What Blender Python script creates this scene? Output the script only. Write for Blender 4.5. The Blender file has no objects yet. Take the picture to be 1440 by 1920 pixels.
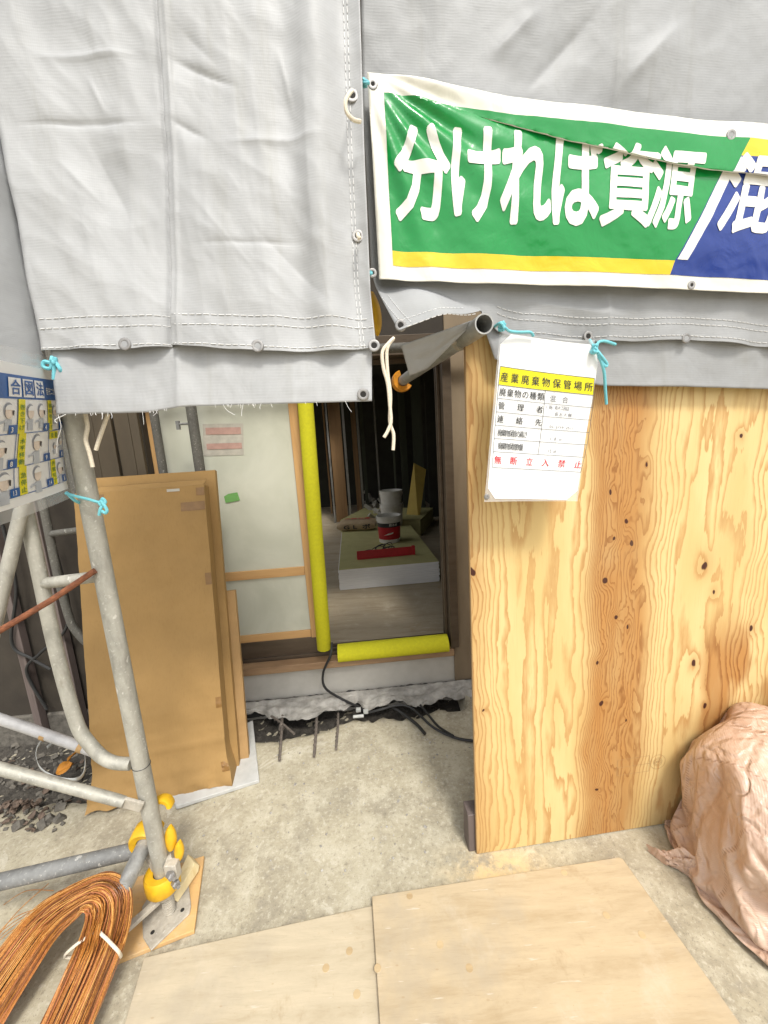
import bpy, bmesh, math, random
from mathutils import Vector, Matrix, noise
random.seed(7)
R_ = math.radians
scene = bpy.context.scene
COL = scene.collection

# ------------------------------------------------------------------ camera
H = 1.55; F = 721.0; CX, CY = 720.0, 960.0; VP = (975.0, 5045.0)
dn = Vector((VP[0]-CX, VP[1]-CY, F)).normalized()
Uc = -dn
Yc = (Vector((0, 0, 1)) - Uc*Uc.z).normalized()
Xc = Yc.cross(Uc)
if Xc.x < 0: Xc = -Xc
CAM = Vector((0, 0, H))
def c2w(v): return Vector((Xc.dot(v), Yc.dot(v), Uc.dot(v)))
camd = bpy.data.cameras.new("camera"); cam = bpy.data.objects.new("camera", camd); COL.objects.link(cam)
bx_, by_, bz_ = c2w(Vector((1, 0, 0))), c2w(Vector((0, -1, 0))), c2w(Vector((0, 0, -1)))
cam.matrix_world = Matrix(((bx_.x, by_.x, bz_.x, 0), (bx_.y, by_.y, bz_.y, 0), (bx_.z, by_.z, bz_.z, H), (0, 0, 0, 1)))
camd.sensor_fit = 'VERTICAL'; camd.sensor_height = 36; camd.lens = F/1920*36
camd.clip_start = .02; camd.clip_end = 500
scene.camera = cam

# ------------------------------------------------------------------ world, sun, exposure
SUN_EL, SUN_AZ = R_(56), R_(158)      # azimuth from +Y, clockwise
world = bpy.data.worlds.new("World"); scene.world = world; world.use_nodes = True
wn = world.node_tree; bg = wn.nodes["Background"]
sky = wn.nodes.new("ShaderNodeTexSky"); sky.sky_type = 'NISHITA'; sky.sun_disc = False
sky.sun_elevation = SUN_EL; sky.sun_rotation = SUN_AZ; sky.dust_density = 3.0
hs = wn.nodes.new("ShaderNodeHueSaturation"); hs.inputs["Saturation"].default_value = .10
wn.links.new(sky.outputs[0], hs.inputs["Color"]); wn.links.new(hs.outputs[0], bg.inputs[0])
bg.inputs[1].default_value = .135
sl = bpy.data.lights.new("sun", 'SUN'); sl.energy = 1.5; sl.angle = R_(11); sl.color = (1, .95, .86)
so = bpy.data.objects.new("sun", sl); COL.objects.link(so)
sdir = Vector((math.sin(SUN_AZ)*math.cos(SUN_EL), math.cos(SUN_AZ)*math.cos(SUN_EL), math.sin(SUN_EL)))
so.rotation_euler = sdir.to_track_quat('Z', 'Y').to_euler(); so.location = (0, -5, 8)
scene.view_settings.view_transform = 'Standard'; scene.view_settings.look = 'None'
scene.view_settings.exposure = 0.90; scene.view_settings.gamma = 1

# ------------------------------------------------------------------ rays and planes
def ray(px, py): return c2w(Vector((px-CX, py-CY, F)))
def G(px, py, z=0.0):
    r = ray(px, py); return CAM + r*((z-H)/r.z)
def Vy(px, py, y):
    r = ray(px, py); return CAM + r*(y/r.y)
class Plane:                                   # a vertical plane: s along it, off toward the street, z up
    def __init__(s, a, b):
        s.a = Vector((a.x, a.y, 0)); t = Vector((b.x-a.x, b.y-a.y, 0)); s.t = t.normalized()
        s.n = Vector((s.t.y, -s.t.x, 0))
        if s.n.y > 0: s.n = -s.n
    def at(s, px, py, off=0.0):
        r = ray(px, py); p0 = s.a + s.n*off
        return CAM + r*((p0-CAM).dot(s.n)/r.dot(s.n))
    def sz(s, px, py, off=0.0):
        p = s.at(px, py, off); return ((p-s.a).dot(s.t), p.z)
    def w(s, S, z, off=0.0):
        p = s.a + s.t*S + s.n*off; return Vector((p.x, p.y, z))
def lerp(a, b, t): return a + (b-a)*t
def interp(pts, x):
    if x <= pts[0][0]:
        (x0, y0), (x1, y1) = pts[0], pts[1]
    elif x >= pts[-1][0]:
        (x0, y0), (x1, y1) = pts[-2], pts[-1]
    else:
        for (x0, y0), (x1, y1) in zip(pts, pts[1:]):
            if x0 <= x <= x1: break
    return y0 + (y1-y0)*(x-x0)/(x1-x0)
def sstep(a, b, x):
    t = min(1, max(0, (x-a)/(b-a))); return t*t*(3-2*t)
def fbm(p, o=4): return noise.fractal(Vector(p), 1.0, 2.0, o)

# ------------------------------------------------------------------ node helper
class N:
    def __init__(s, name, rough=.7, metal=0.0, spec=.5):
        s.m = bpy.data.materials.new(name); s.m.use_nodes = True
        s.t = s.m.node_tree; s.b = s.t.nodes["Principled BSDF"]
        s.b.inputs["Roughness"].default_value = rough; s.b.inputs["Metallic"].default_value = metal
        s.b.inputs["Specular IOR Level"].default_value = spec
    def n(s, k): return s.t.nodes.new("ShaderNode"+k)
    def put(s, sock, v):
        if hasattr(v, "is_linked") or hasattr(v, "links"): s.t.links.new(v, sock)
        elif isinstance(v, (tuple, list)) and len(v) == 3 and sock.type == 'RGBA': sock.default_value = (*v, 1)
        else: sock.default_value = v
    def obj(s): return s.n("TexCoord").outputs["Object"]
    def uv(s): return s.n("TexCoord").outputs["UV"]
    def map(s, vec, scale=(1, 1, 1), rot=(0, 0, 0), loc=(0, 0, 0)):
        m = s.n("Mapping"); s.put(m.inputs[0], vec); m.inputs["Scale"].default_value = scale
        m.inputs["Rotation"].default_value = rot; m.inputs["Location"].default_value = loc; return m.outputs[0]
    def noise(s, vec, scale=5, det=4, rough=.55, dist=0.0, col=False):
        k = s.n("TexNoise"); s.put(k.inputs["Vector"], vec); k.inputs["Scale"].default_value = scale
        k.inputs["Detail"].default_value = det; k.inputs["Roughness"].default_value = rough
        k.inputs["Distortion"].default_value = dist; return k.outputs["Color" if col else "Fac"]
    def vor(s, vec, scale=5, feat='F1', out="Distance", rnd=1.0):
        k = s.n("TexVoronoi"); k.feature = feat; s.put(k.inputs["Vector"], vec); k.inputs["Scale"].default_value = scale
        k.inputs["Randomness"].default_value = rnd; return k.outputs[out]
    def math(s, op, a, b=0.0, c=0.0, clamp=False):
        k = s.n("Math"); k.operation = op; k.use_clamp = clamp
        s.put(k.inputs[0], a); s.put(k.inputs[1], b)
        if len(k.inputs) > 2: s.put(k.inputs[2], c)
        return k.outputs[0]
    def ss(s, v, a, b, lo=0.0, hi=1.0):
        k = s.n("MapRange"); k.interpolation_type = 'SMOOTHSTEP'; s.put(k.inputs[0], v)
        for i, q in enumerate((a, b, lo, hi)): k.inputs[i+1].default_value = q
        return k.outputs[0]
    def mix(s, f, a, b, mode='MIX'):
        k = s.n("Mix"); k.data_type = 'RGBA'; k.blend_type = mode
        s.put(k.inputs[0], f); s.put(k.inputs[6], a); s.put(k.inputs[7], b); return k.outputs[2]
    def ramp(s, f, stops):
        k = s.n("ValToRGB"); s.put(k.inputs[0], f); e = k.color_ramp.elements
        while len(e) < len(stops): e.new(.5)
        for i, (p, c) in enumerate(stops):
            e[i].position = p; e[i].color = (*c, 1) if len(c) == 3 else c
        return k.outputs[0]
    def sep(s, vec):
        k = s.n("SeparateXYZ"); s.put(k.inputs[0], vec); return k.outputs
    def comb(s, x=0.0, y=0.0, z=0.0):
        k = s.n("CombineXYZ"); s.put(k.inputs[0], x); s.put(k.inputs[1], y); s.put(k.inputs[2], z); return k.outputs[0]
    def col(s, c): s.put(s.b.inputs["Base Color"], c); return s
    def rgh(s, c): s.put(s.b.inputs["Roughness"], c); return s
    def bump(s, h, strength=.3, dist=.002, prev=None):
        k = s.n("Bump"); k.inputs["Strength"].default_value = strength; k.inputs["Distance"].default_value = dist
        s.put(k.inputs["Height"], h)
        if prev is not None: s.put(k.inputs["Normal"], prev)
        s.t.links.new(k.outputs[0], s.b.inputs["Normal"]); return k.outputs[0]

def simple(name, a, b=None, rough=.7, metal=0.0, scale=25, bump=.15, bd=.001, spec=.5, stretch=(1, 1, 1), det=4):
    m = N(name, rough, metal, spec); v = m.map(m.obj(), stretch)
    f = m.noise(v, scale, det, .6)
    b = b or tuple(x*.75 for x in a)
    m.col(m.ramp(f, [(.3, b), (.7, a)]))
    if bump: m.bump(m.noise(v, scale*2.3, det), bump, bd)
    return m.m

def wood(name, pale, dark, lines=90, axis='z', rough=.65):
    m = N(name, rough); o = m.obj()
    sc = {'z': (1, 1, .06), 'x': (.06, 1, 1), 'y': (1, .06, 1)}[axis]
    f = m.noise(m.map(o, sc), lines*.22, 5, .65, .6)
    g = m.noise(m.map(o, sc), lines*1.6, 3)
    c = m.ramp(f, [(.35, dark), (.5, pale), (.62, pale), (.68, tuple(lerp(x, y, .6) for x, y in zip(pale, dark))), (.72, pale)])
    m.col(m.mix(.25, c, m.ramp(g, [(.3, dark), (.7, pale)])))
    m.bump(g, .2, .0006); return m.m

# ------------------------------------------------------------------ materials
def mat_concrete():
    m = N("concrete_floor", .9, spec=.3); o = m.obj()
    a = m.noise(o, 1.6, 6, .62, .4); b = m.noise(o, 9, 6, .7); c = m.noise(o, 60, 4, .7); d = m.noise(o, 260, 2)
    base = m.ramp(a, [(.3, (.235, .21, .165)), (.5, (.365, .325, .235)), (.7, (.465, .42, .31))])
    base = m.mix(m.ss(b, .42, .68), base, (.47, .43, .33))
    base = m.mix(m.ss(b, .46, .28, 0, .6), base, (.25, .225, .185))
    base = m.mix(m.ss(c, .52, .68, 0, .65), base, (.54, .50, .40))
    base = m.mix(m.ss(c, .45, .30, 0, .6), base, (.19, .165, .125))
    base = m.mix(m.ss(d, .62, .72, 0, .7), base, (.17, .155, .13))
    e = m.noise(m.map(o, (1, 1, 1), loc=(3, 7, 0)), 3.2, 8, .7, 1.2)
    base = m.mix(m.ss(e, .60, .66, 0, .55), base, (.57, .535, .44))
    sp = m.sep(o)                                    # sawdust swept against the sheet
    dx = m.math('MULTIPLY', m.math('SUBTRACT', sp[0], .33), 2.6); dy = m.math('MULTIPLY', m.math('SUBTRACT', sp[1], 1.15), 5.5)
    r2 = m.math('ADD', m.math('MULTIPLY', dx, dx), m.math('MULTIPLY', dy, dy))
    saw = m.math('MULTIPLY', m.math('EXPONENT', m.math('MULTIPLY', r2, -6.0)), m.ss(b, .38, .6), clamp=True)
    base = m.mix(saw, base, (.62, .46, .24))
    m.col(base)
    n1 = m.bump(a, .5, .02); n2 = m.bump(b, .55, .008, n1); m.bump(c, .6, .0025, n2); return m.m

def mat_tarp(name, base, fold=0.0):
    m = N(name, .55, spec=.35); uv = m.uv(); s = m.sep(uv)
    rib = m.math('SINE', m.math('MULTIPLY', s[1], 2*math.pi/.0062))
    rib2 = m.math('SINE', m.math('MULTIPLY', s[0], 2*math.pi/.004))
    a = m.noise(uv, 3.5, 6, .65, .5); b = m.noise(m.map(uv, (1, 6, 1)), 45, 3)
    c = m.mix(m.ss(a, .3, .7), tuple(x*.9 for x in base), tuple(min(1, x*1.06) for x in base))
    st = m.noise(m.map(uv, (9, .8, 1)), 1.3, 5, .7)
    c = m.mix(m.ss(st, .5, .8, 0, .55), c, tuple(x*y for x, y in zip(base, (.76, .74, .66))))
    c = m.mix(m.math('MULTIPLY', m.ss(rib, .2, 1.0), m.ss(b, .3, .7, .02, .20)), c, tuple(x*.74 for x in base))
    m.col(c)
    n0 = m.bump(m.noise(m.map(uv, (1.4, 1, 1), rot=(0, 0, .5)), 7, 3, .5, .4), .42, .012)
    n1 = m.bump(m.math('ADD', rib, m.math('MULTIPLY', rib2, .3)), .10, .0005, n0)
    m.bump(b, .25, .001, n1)
    tr = m.n("BsdfTranslucent"); m.put(tr.inputs[0], c); mx = m.n("MixShader"); mx.inputs[0].default_value = .12
    m.t.links.new(m.b.outputs[0], mx.inputs[1]); m.t.links.new(tr.outputs[0], mx.inputs[2])
    m.t.links.new(mx.outputs[0], m.t.nodes["Material Output"].inputs[0])
    return m.m

def mat_vinyl(name, c, rough=.22, dirt=.12):
    m = N(name, rough*.75, spec=.30); o = m.obj()
    f = m.noise(o, 6, 5, .6); g = m.noise(o, 70, 3)
    m.col(m.mix(m.ss(f, .5, .8, 0, dirt*2), c, tuple(x*.85+.02 for x in c)))
    m.rgh(m.ss(f, .3, .7, rough, rough+.14))
    m.b.inputs['Coat Weight'].default_value = .4; m.b.inputs['Coat Roughness'].default_value = .07
    n = m.bump(m.noise(m.map(o, (1, 1, 1), rot=(.3, .5, .4)), 9, 3, .5, 1.0), .40, .012)
    m.bump(g, .06, .0006, n); return m.m

def mat_galv(name, c=(.36, .36, .345), dirty=.5, rough=.5, metal=.55):
    m = N(name, rough, metal); o = m.obj()
    f = m.noise(m.map(o, (1, 1, .35)), 22, 6, .7, .3); g = m.noise(o, 140, 3); v = m.ramp(m.vor(o, 90, 'F1', "Distance"), [(0, (.5,)*3), (1, (.2,)*3)])
    base = m.ramp(f, [(.28, tuple(x*.6 for x in c)), (.5, c), (.75, tuple(min(1, x*1.35) for x in c))])
    base = m.mix(.12, base, v)
    base = m.mix(m.ss(g, .60, .72, 0, dirty), base, (.60, .58, .52))
    w = m.noise(m.map(o, (1, 1, .5)), 9, 4, .7)
    base = m.mix(m.ss(w, .60, .72, 0, dirty*.8), base, (.20, .175, .13))
    w2 = m.noise(m.map(o, (1, 1, .6), loc=(5, 1, 2)), 26, 3, .7)
    base = m.mix(m.ss(w2, .66, .70, 0, dirty), base, (.70, .68, .62))
    m.col(base); m.rgh(m.ss(f, .3, .7, rough-.08, rough+.2)); m.bump(g, .25, .0008); return m.m

KNOTS = [(.005, 1.12, .022), (.036, .60, .010), (.475, 1.345, .014), (.56, 1.16, .016), (.475, 1.04, .020), (.52, .90, .016), (.565, .855, .012),
         (.455, .735, .017), (.475, .565, .016), (.575, .49, .010), (.84, 1.06, .024), (.885, .955, .014), (.835, .68, .018), (.895, .50, .016),
         (.54, 1.245, .014), (.50, 1.19, .012), (.47, .20, .010), (.93, 1.50, .012), (.60, 1.42, .012), (1.05, .8, .02), (1.2, 1.2, .02)]
def mat_plywood_panel():
    m = N("larch_plywood_face", .55, spec=.3); o = m.obj(); s = m.sep(o); u, w = s[0], s[2]
    wob = m.noise(m.comb(m.math('MULTIPLY', u, 2.2), m.math('MULTIPLY', w, 2.1), 0.0), 1.0, 3, .5)
    uu = m.math('ADD', u, m.math('MULTIPLY', m.math('SUBTRACT', wob, .5), .16))
    # rings per metre across the face: tight straight bands and open flat-sawn ones
    bands = [(0, 55), (.10, 46), (.16, 8), (.33, 7), (.36, 55), (.43, 70), (.60, 70), (.66, 60), (.72, 44), (.75, 6), (.96, 8), (1.0, 60), (1.12, 40), (1.4, 30)]
    pts = []; acc = 0; x = 0.0; st = 1.5/60
    dens = [(b[0], b[1]) for b in bands]
    for i in range(61):
        pts.append((x, acc)); acc += interp(dens, min(1.4, x))*st; x += st
    tot = pts[-1][1]
    fc = m.n("FloatCurve"); cv = fc.mapping.curves[0]
    for i, (x, y) in enumerate(pts):
        if i == 0: cv.points[0].location = (0, 0)
        elif i == 60: cv.points[1].location = (1, 1)
    for i in range(3, 60, 3): cv.points.new(pts[i][0]/1.5, pts[i][1]/tot)
    fc.mapping.update()
    m.put(fc.inputs["Value"], m.math('DIVIDE', uu, 1.5))
    f = m.math('MULTIPLY', fc.outputs[0], tot)
    v1 = m.comb(m.math('MULTIPLY', u, 6.5), m.math('MULTIPLY', w, 1.0), 1.3)
    n1 = m.noise(v1, 1.0, 2.5, .55, .35)
    v2 = m.comb(m.math('MULTIPLY', u, 46), m.math('MULTIPLY', w, 7), 4.0)
    n2 = m.noise(v2, 1.0, 3, .6)
    v3 = m.comb(m.math('MULTIPLY', u, 190), m.math('MULTIPLY', w, 16), 2.0)
    n3 = m.noise(v3, 1.0, 2, .6)
    f = m.math('ADD', f, m.math('MULTIPLY', n1, 7.0))
    f = m.math('ADD', f, m.math('MULTIPLY', n2, .95))
    f = m.math('ADD', f, m.math('MULTIPLY', n3, .22))
    wx = m.math('MULTIPLY', m.math('SUBTRACT', m.noise(m.comb(m.math('MULTIPLY', u, 20), m.math('MULTIPLY', w, 9), 7.0), 1.0, 2), .5), .030)
    wy = m.math('MULTIPLY', m.math('SUBTRACT', m.noise(m.comb(m.math('MULTIPLY', u, 16), m.math('MULTIPLY', w, 12), 2.5), 1.0, 2), .5), .05)
    ku_, kw_ = m.math('ADD', u, wx), m.math('ADD', w, wy)
    nz = m.noise(m.comb(m.math('MULTIPLY', u, 17), m.math('MULTIPLY', w, 5.5), 11.0), 1.0, 3, .55, .6)
    zz = m.math('MULTIPLY', m.ss(uu, .40, .46), m.ss(uu, .64, .58)); f = m.math('ADD', f, m.math('MULTIPLY', zz, m.math('MULTIPLY', nz, 5.0)))
    core = None; halo = None
    for i, (ku, kw, r) in enumerate(KNOTS):
        dx = m.math('DIVIDE', m.math('SUBTRACT', ku_, ku), r*1.5); dy = m.math('DIVIDE', m.math('SUBTRACT', kw_, kw), r*2.3)
        d2 = m.math('ADD', m.math('MULTIPLY', dx, dx), m.math('MULTIPLY', dy, dy))
        e = m.math('EXPONENT', m.math('MULTIPLY', d2, -1.0))
        f = m.math('MULTIPLY_ADD', e, (2.4 if i % 3 else -1.6) if .4 < ku < .62 else .9, f)
        k = m.ss(m.math('ADD', d2, m.math('MULTIPLY', n2, .06)), .13, .075)
        core = k if core is None else m.math('MAXIMUM', core, k)
        halo = e if halo is None else m.math('MAXIMUM', halo, e)
    fr = m.math('FRACT', f)
    line = m.ramp(fr, [(0, (0, 0, 0)), (.52, (0, 0, 0)), (.80, (.75,)*3), (.93, (1,)*3), (.965, (.9,)*3), (1, (0, 0, 0))])
    zone = m.math('MULTIPLY', m.ss(uu, .36, .45), m.ss(uu, .69, .58))
    zone2 = m.math('MULTIPLY', m.ss(m.noise(m.comb(m.math('MULTIPLY', u, 7), m.math('MULTIPLY', w, 2.2), 9.0), 1.0, 2), .44, .56), m.ss(u, .84, .90))
    zone2 = m.math('MULTIPLY', zone2, m.ss(w, .95, .7))
    zone = m.math('MAXIMUM', zone, zone2)
    edge = m.ss(uu, .09, .0, 0, .55); zone = m.math('MAXIMUM', zone, edge)
    zv = m.noise(m.comb(m.math('MULTIPLY', u, 14), m.math('MULTIPLY', w, 2.4), 6.0), 1.0, 4, .6)
    zone = m.math('MULTIPLY', zone, m.ss(zv, .2, .7, .6, 1.0))
    pv = m.noise(m.comb(m.math('MULTIPLY', u, 5), m.math('MULTIPLY', w, 1.2), 0.0), 1.0, 4)
    pale = m.mix(m.ss(pv, .35, .65), (.62, .44, .185), (.68, .515, .245))
    dark = m.mix(zv, (.29, .115, .028), (.52, .27, .085))
    base = m.mix(zone, pale, dark)
    lc = m.mix(zone, (.45, .24, .08), (.21, .075, .018))
    base = m.mix(m.math('MULTIPLY', line, m.ss(pv, .3, .7, .62, .95)), base, lc)
    base = m.mix(m.math('MULTIPLY', halo, .35), base, (.34, .15, .04))
    base = m.mix(core, base, (.055, .016, .010))
    fib = m.noise(m.comb(m.math('MULTIPLY', u, 420), m.math('MULTIPLY', w, 9), 3.0), 1.0, 2)
    base = m.mix(m.ss(fib, .5, .8, 0, .16), base, (.30, .16, .06))
    grime = m.noise(o, 2.3, 5, .6)
    base = m.mix(m.ss(grime, .55, .8, 0, .22), base, (.40, .30, .16))
    m.col(base); m.bump(fib, .12, .0005); return m.m

def mat_card(name, c=(.345, .212, .080)):
    m = N(name, .75, spec=.25); o = m.obj()
    f = m.noise(o, 4, 5, .6); g = m.noise(m.map(o, (1, 1, .15)), 160, 2); h = m.noise(m.map(o, (.3, 1, 1)), 12, 4)
    base = m.mix(m.ss(f, .3, .7), tuple(x*.92 for x in c), tuple(x*1.06 for x in c))
    base = m.mix(m.ss(g, .45, .8, 0, .22), base, tuple(x*.7 for x in c))
    base = m.mix(m.ss(h, .6, .8, 0, .2), base, tuple(x*.8 for x in c))
    m.col(base); n = m.bump(f, .2, .006); m.bump(g, .1, .0006, n); return m.m

def mat_board(name, a=(.45, .36, .235), b=(.37, .28, .165)):
    m = N(name, .7, spec=.3); o = m.obj()
    f = m.noise(m.map(o, (1, 7, 6)), 2.2, 7, .72, .35); g = m.noise(m.map(o, (3, 40, 1)), 6, 4, .6); d = m.noise(o, 5, 7, .72, .25); e = m.noise(o, 70, 4, .7)
    base = m.ramp(f, [(.3, b), (.48, a), (.6, tuple(min(1, x*1.1) for x in a)), (.75, tuple(x*.9 for x in a))])
    base = m.mix(m.ss(g, .58, .66, 0, .18), base, tuple(x*.7 for x in b))
    base = m.mix(m.ss(d, .52, .75, 0, .6), base, (.55, .48, .37))
    base = m.mix(m.ss(d, .44, .28, 0, .7), base, (.30, .21, .11))
    base = m.mix(m.ss(e, .66, .72, 0, .5), base, (.36, .25, .13))
    base = m.mix(m.ss(m.noise(m.map(o, (1, 1, 1), loc=(4, 2, 0)), 2.6, 5, .65), .52, .66, 0, .45), base, (.36, .31, .235))
    base = m.mix(m.ss(m.noise(m.map(o, (1, 9, 1), rot=(0, 0, .9)), 9, 3, .6), .66, .72, 0, .5), base, (.62, .57, .48))
    sp = m.vor(m.map(o, (1, 2.2, 1)), 13, 'F1')
    base = m.mix(m.ss(sp, .075, .045, 0, .35), base, (.33, .22, .11))
    m.col(base); m.bump(m.math('ADD', m.math('MULTIPLY', d, .6), e), .2, .002); return m.m

def mat_sack():
    m = N("woven_sack", .32, spec=.75); uv = m.uv(); o = m.obj(); s = m.sep(uv)
    a = m.math('SINE', m.math('MULTIPLY', s[0], 2*math.pi/.0055)); b = m.math('SINE', m.math('MULTIPLY', s[1], 2*math.pi/.0055))
    wv = m.math('MULTIPLY', a, b)
    f = m.noise(o, 5, 6, .65); g = m.noise(o, 40, 4)
    base = m.ramp(f, [(.3, (.45, .285, .195)), (.5, (.56, .385, .285)), (.72, (.66, .50, .40))])
    base = m.mix(m.ss(wv, -.2, 1, 0, .30), base, (.36, .20, .13))
    base = m.mix(m.ss(g, .55, .75, 0, .25), base, (.60, .45, .35))
    sm = m.math('FRACT', m.math('MULTIPLY', s[0], 5.5))
    dash = m.ss(m.math('SINE', m.math('MULTIPLY', s[1], 2*math.pi/.011)), 0.0, .4)
    seam = m.math('MULTIPLY', m.math('MULTIPLY', m.ss(sm, .93, .945), m.ss(sm, .99, .975)), dash)
    base = m.mix(m.math('MULTIPLY', seam, .6), base, (.30, .16, .10))
    m.col(base)
    n0 = m.bump(m.noise(m.map(o, (1, 1, .6)), 14, 4, .6, .6), .35, .012)
    wp = m.n("VectorMath"); wp.operation = 'MULTIPLY_ADD'; m.put(wp.inputs[0], m.noise(o, 6, 3, col=True)); wp.inputs[1].default_value = (.16, .16, .16); m.put(wp.inputs[2], o)
    cr = m.vor(m.map(wp.outputs[0], (1, 1, .55), rot=(.2, .5, .3)), 11, 'DISTANCE_TO_EDGE'); cr2 = m.vor(m.map(wp.outputs[0], (1, 1, .7), rot=(.6, .2, .9)), 27, 'F1')
    n1 = m.bump(m.ss(cr, 0, .16), .5, .008, n0); n2 = m.bump(cr2, .25, .008, n1)
    rn = m.noise(m.map(wp.outputs[0], (1, 1, .45), rot=(.3, .7, .2)), 5.5, 2.5, .5, .8); rd = m.ss(m.math('ABSOLUTE', m.math('SUBTRACT', rn, .5)), 0, .055)
    rn2 = m.noise(m.map(wp.outputs[0], (1, .6, 1), rot=(.9, .1, .6)), 10, 2.5, .5, .8); rd2 = m.ss(m.math('ABSOLUTE', m.math('SUBTRACT', rn2, .5)), 0, .07)
    n3 = m.bump(rd, .38, .008, n2); n4 = m.bump(rd2, .22, .004, n3)
    n = m.bump(g, .3, .003, n4); m.bump(wv, .35, .0008, n); return m.m

M = {}
M['concrete'] = mat_concrete()
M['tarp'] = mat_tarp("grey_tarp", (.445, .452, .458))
M['tarp_dark'] = mat_tarp("grey_tarp_shade_toned", (.362, .369, .375))  # darker copy of the tarp, its shade put into the colour
M['ply'] = mat_plywood_panel()
M['ply_edge'] = wood("ply_edge", (.42, .27, .12), (.25, .14, .06), 60, 'z')
M['banner_white'] = mat_vinyl("vinyl_white", (.74, .72, .64), .3)
M['green'] = mat_vinyl("vinyl_green", (.002, .235, .042), .13)
M['blue'] = mat_vinyl("vinyl_blue", (.005, .030, .215), .18)
M['yellow'] = mat_vinyl("vinyl_yellow", (.72, .50, .01), .25)
M['letter'] = mat_vinyl("letter_white", (.76, .75, .69), .28)
M['galv'] = mat_galv("galvanised_tube")
M['galv_pale'] = mat_galv("pale_galvanised_tube", (.38, .365, .31), .55, .55, .3)
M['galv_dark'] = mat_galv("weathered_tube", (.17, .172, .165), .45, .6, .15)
M['galv_shade'] = mat_galv("shade_toned_tube", (.075, .070, .055), .3, .7, .1)  # galvanised tube with the passage shade put into its dark colour
M['steel'] = mat_galv("dusty_steel", (.40, .36, .29), .5, .85, 0)
M['card'] = mat_card("cardboard")
M['card2'] = mat_card("cardboard_pale", (.40, .25, .11))
M['tape'] = simple("parcel_tape", (.26, .14, .045), rough=.3, bump=.05)
M['board'] = mat_board("dusty_plywood_board")
M['board2'] = mat_board("pale_plywood_board", (.47, .40, .285), (.39, .32, .215))
M['offcut'] = mat_board("orange_plywood_offcut", (.58, .36, .15), (.50, .33, .17))
M['board_edge'] = wood("board_edge", (.50, .38, .22), (.32, .22, .11), 60, 'x')
M['sack'] = mat_sack()
M['foam'] = simple("yellow_foam", (.62, .59, .012), (.53, .50, .012), rough=.85, scale=70, bump=.4, bd=.002, det=8)
M['clamp'] = simple("yellow_plastic", (.78, .46, .012), (.60, .33, .015), rough=.5, scale=30, bump=.35, bd=.002, det=7)
M['cover_orange'] = simple("orange_plastic", (.75, .30, .02), rough=.45)
M['rust'] = simple("rusty_rod", (.24, .085, .035), (.10, .035, .018), rough=.9, scale=60, bump=.5, bd=.002)
M['rebar'] = simple("muddy_rebar", (.20, .17, .14), (.08, .065, .055), rough=.85, scale=60, bump=.5, bd=.002)
def mat_wire():
    m = N("rust_brown_wire", .42, .15, .5); o = m.obj(); info = m.n("TexNoise")
    f = m.noise(m.map(o, (1, 1, 1)), 260, 2); g = m.noise(o, 14, 3)
    m.col(m.mix(m.ss(g, .3, .7, 0, .4), m.ramp(f, [(.3, (.25, .085, .015)), (.55, (.48, .20, .038)), (.75, (.62, .32, .095))]), (.36, .12, .03)))
    return m.m
M['wire'] = mat_wire()
M['wire_dark'] = simple("dark_brown_wire", (.24, .085, .018), (.12, .04, .010), rough=.45, scale=90, bump=.1)
M['wire_bright'] = simple("bright_rust_wire", (.66, .36, .11), (.48, .21, .045), rough=.4, scale=90, bump=.1)
M['wire_red'] = simple("reddish_wire", (.46, .17, .06), (.34, .11, .04), rough=.45, scale=90, bump=.1)
M['cord_white'] = simple("cotton_cord", (.78, .70, .56), rough=.9, scale=300, bump=.5)
M['cord_aqua'] = simple("aqua_cord", (.19, .56, .62), (.13, .46, .54), rough=.6, scale=300, bump=.5)
M['black'] = simple("black_rubber", (.022, .022, .022), rough=.5)
M['shade_disc'] = simple("hole_shade", (.02, .018, .016), rough=.9)  # flat dark discs that stand for the shade inside holes
M['ring'] = mat_galv("eyelet_metal", (.30, .29, .28), .2, .45, .7)
M['paper'] = simple("white_paper", (.80, .80, .79), (.76, .76, .75), rough=.45, scale=6, bump=.05)
M['ink'] = simple("black_ink", (.03, .03, .03), rough=.5, bump=0)
M['ink_line'] = simple("grey_ink", (.10, .10, .11), rough=.5, bump=0)
M['ink_pencil'] = simple("pencil_ink", (.13, .13, .15), rough=.5, bump=0)
M['ink_red'] = simple("red_ink", (.66, .015, .03), rough=.5, bump=0)
M['ink_blue'] = simple("blue_ink", (.012, .10, .36), rough=.35, bump=0)
M['print_yellow'] = simple("yellow_print", (.83, .74, .0), rough=.4, bump=0)
M['ink_green'] = simple("green_ink", (.10, .25, .06), rough=.5, bump=0)
M['skin'] = simple("skin_print", (.84, .72, .62), rough=.5, bump=0)
M['cloth_print'] = simple("grey_print", (.52, .55, .60), rough=.5, bump=0)
M['print_grey'] = simple("grey_outline", (.42, .43, .46), rough=.5, bump=0)
M['hair_print'] = simple("hair_print", (.05, .04, .045), rough=.5, bump=0)
def mat_lam():
    m = N("clear_laminate", .18, spec=.5); m.col((.75, .76, .76))
    t = m.n("BsdfTransparent"); mx = m.n("MixShader"); mx.inputs[0].default_value = .35
    m.t.links.new(t.outputs[0], mx.inputs[1]); m.t.links.new(m.b.outputs[0], mx.inputs[2])
    m.t.links.new(mx.outputs[0], m.t.nodes["Material Output"].inputs[0]); return m.m
M['laminate'] = mat_lam()
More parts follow.
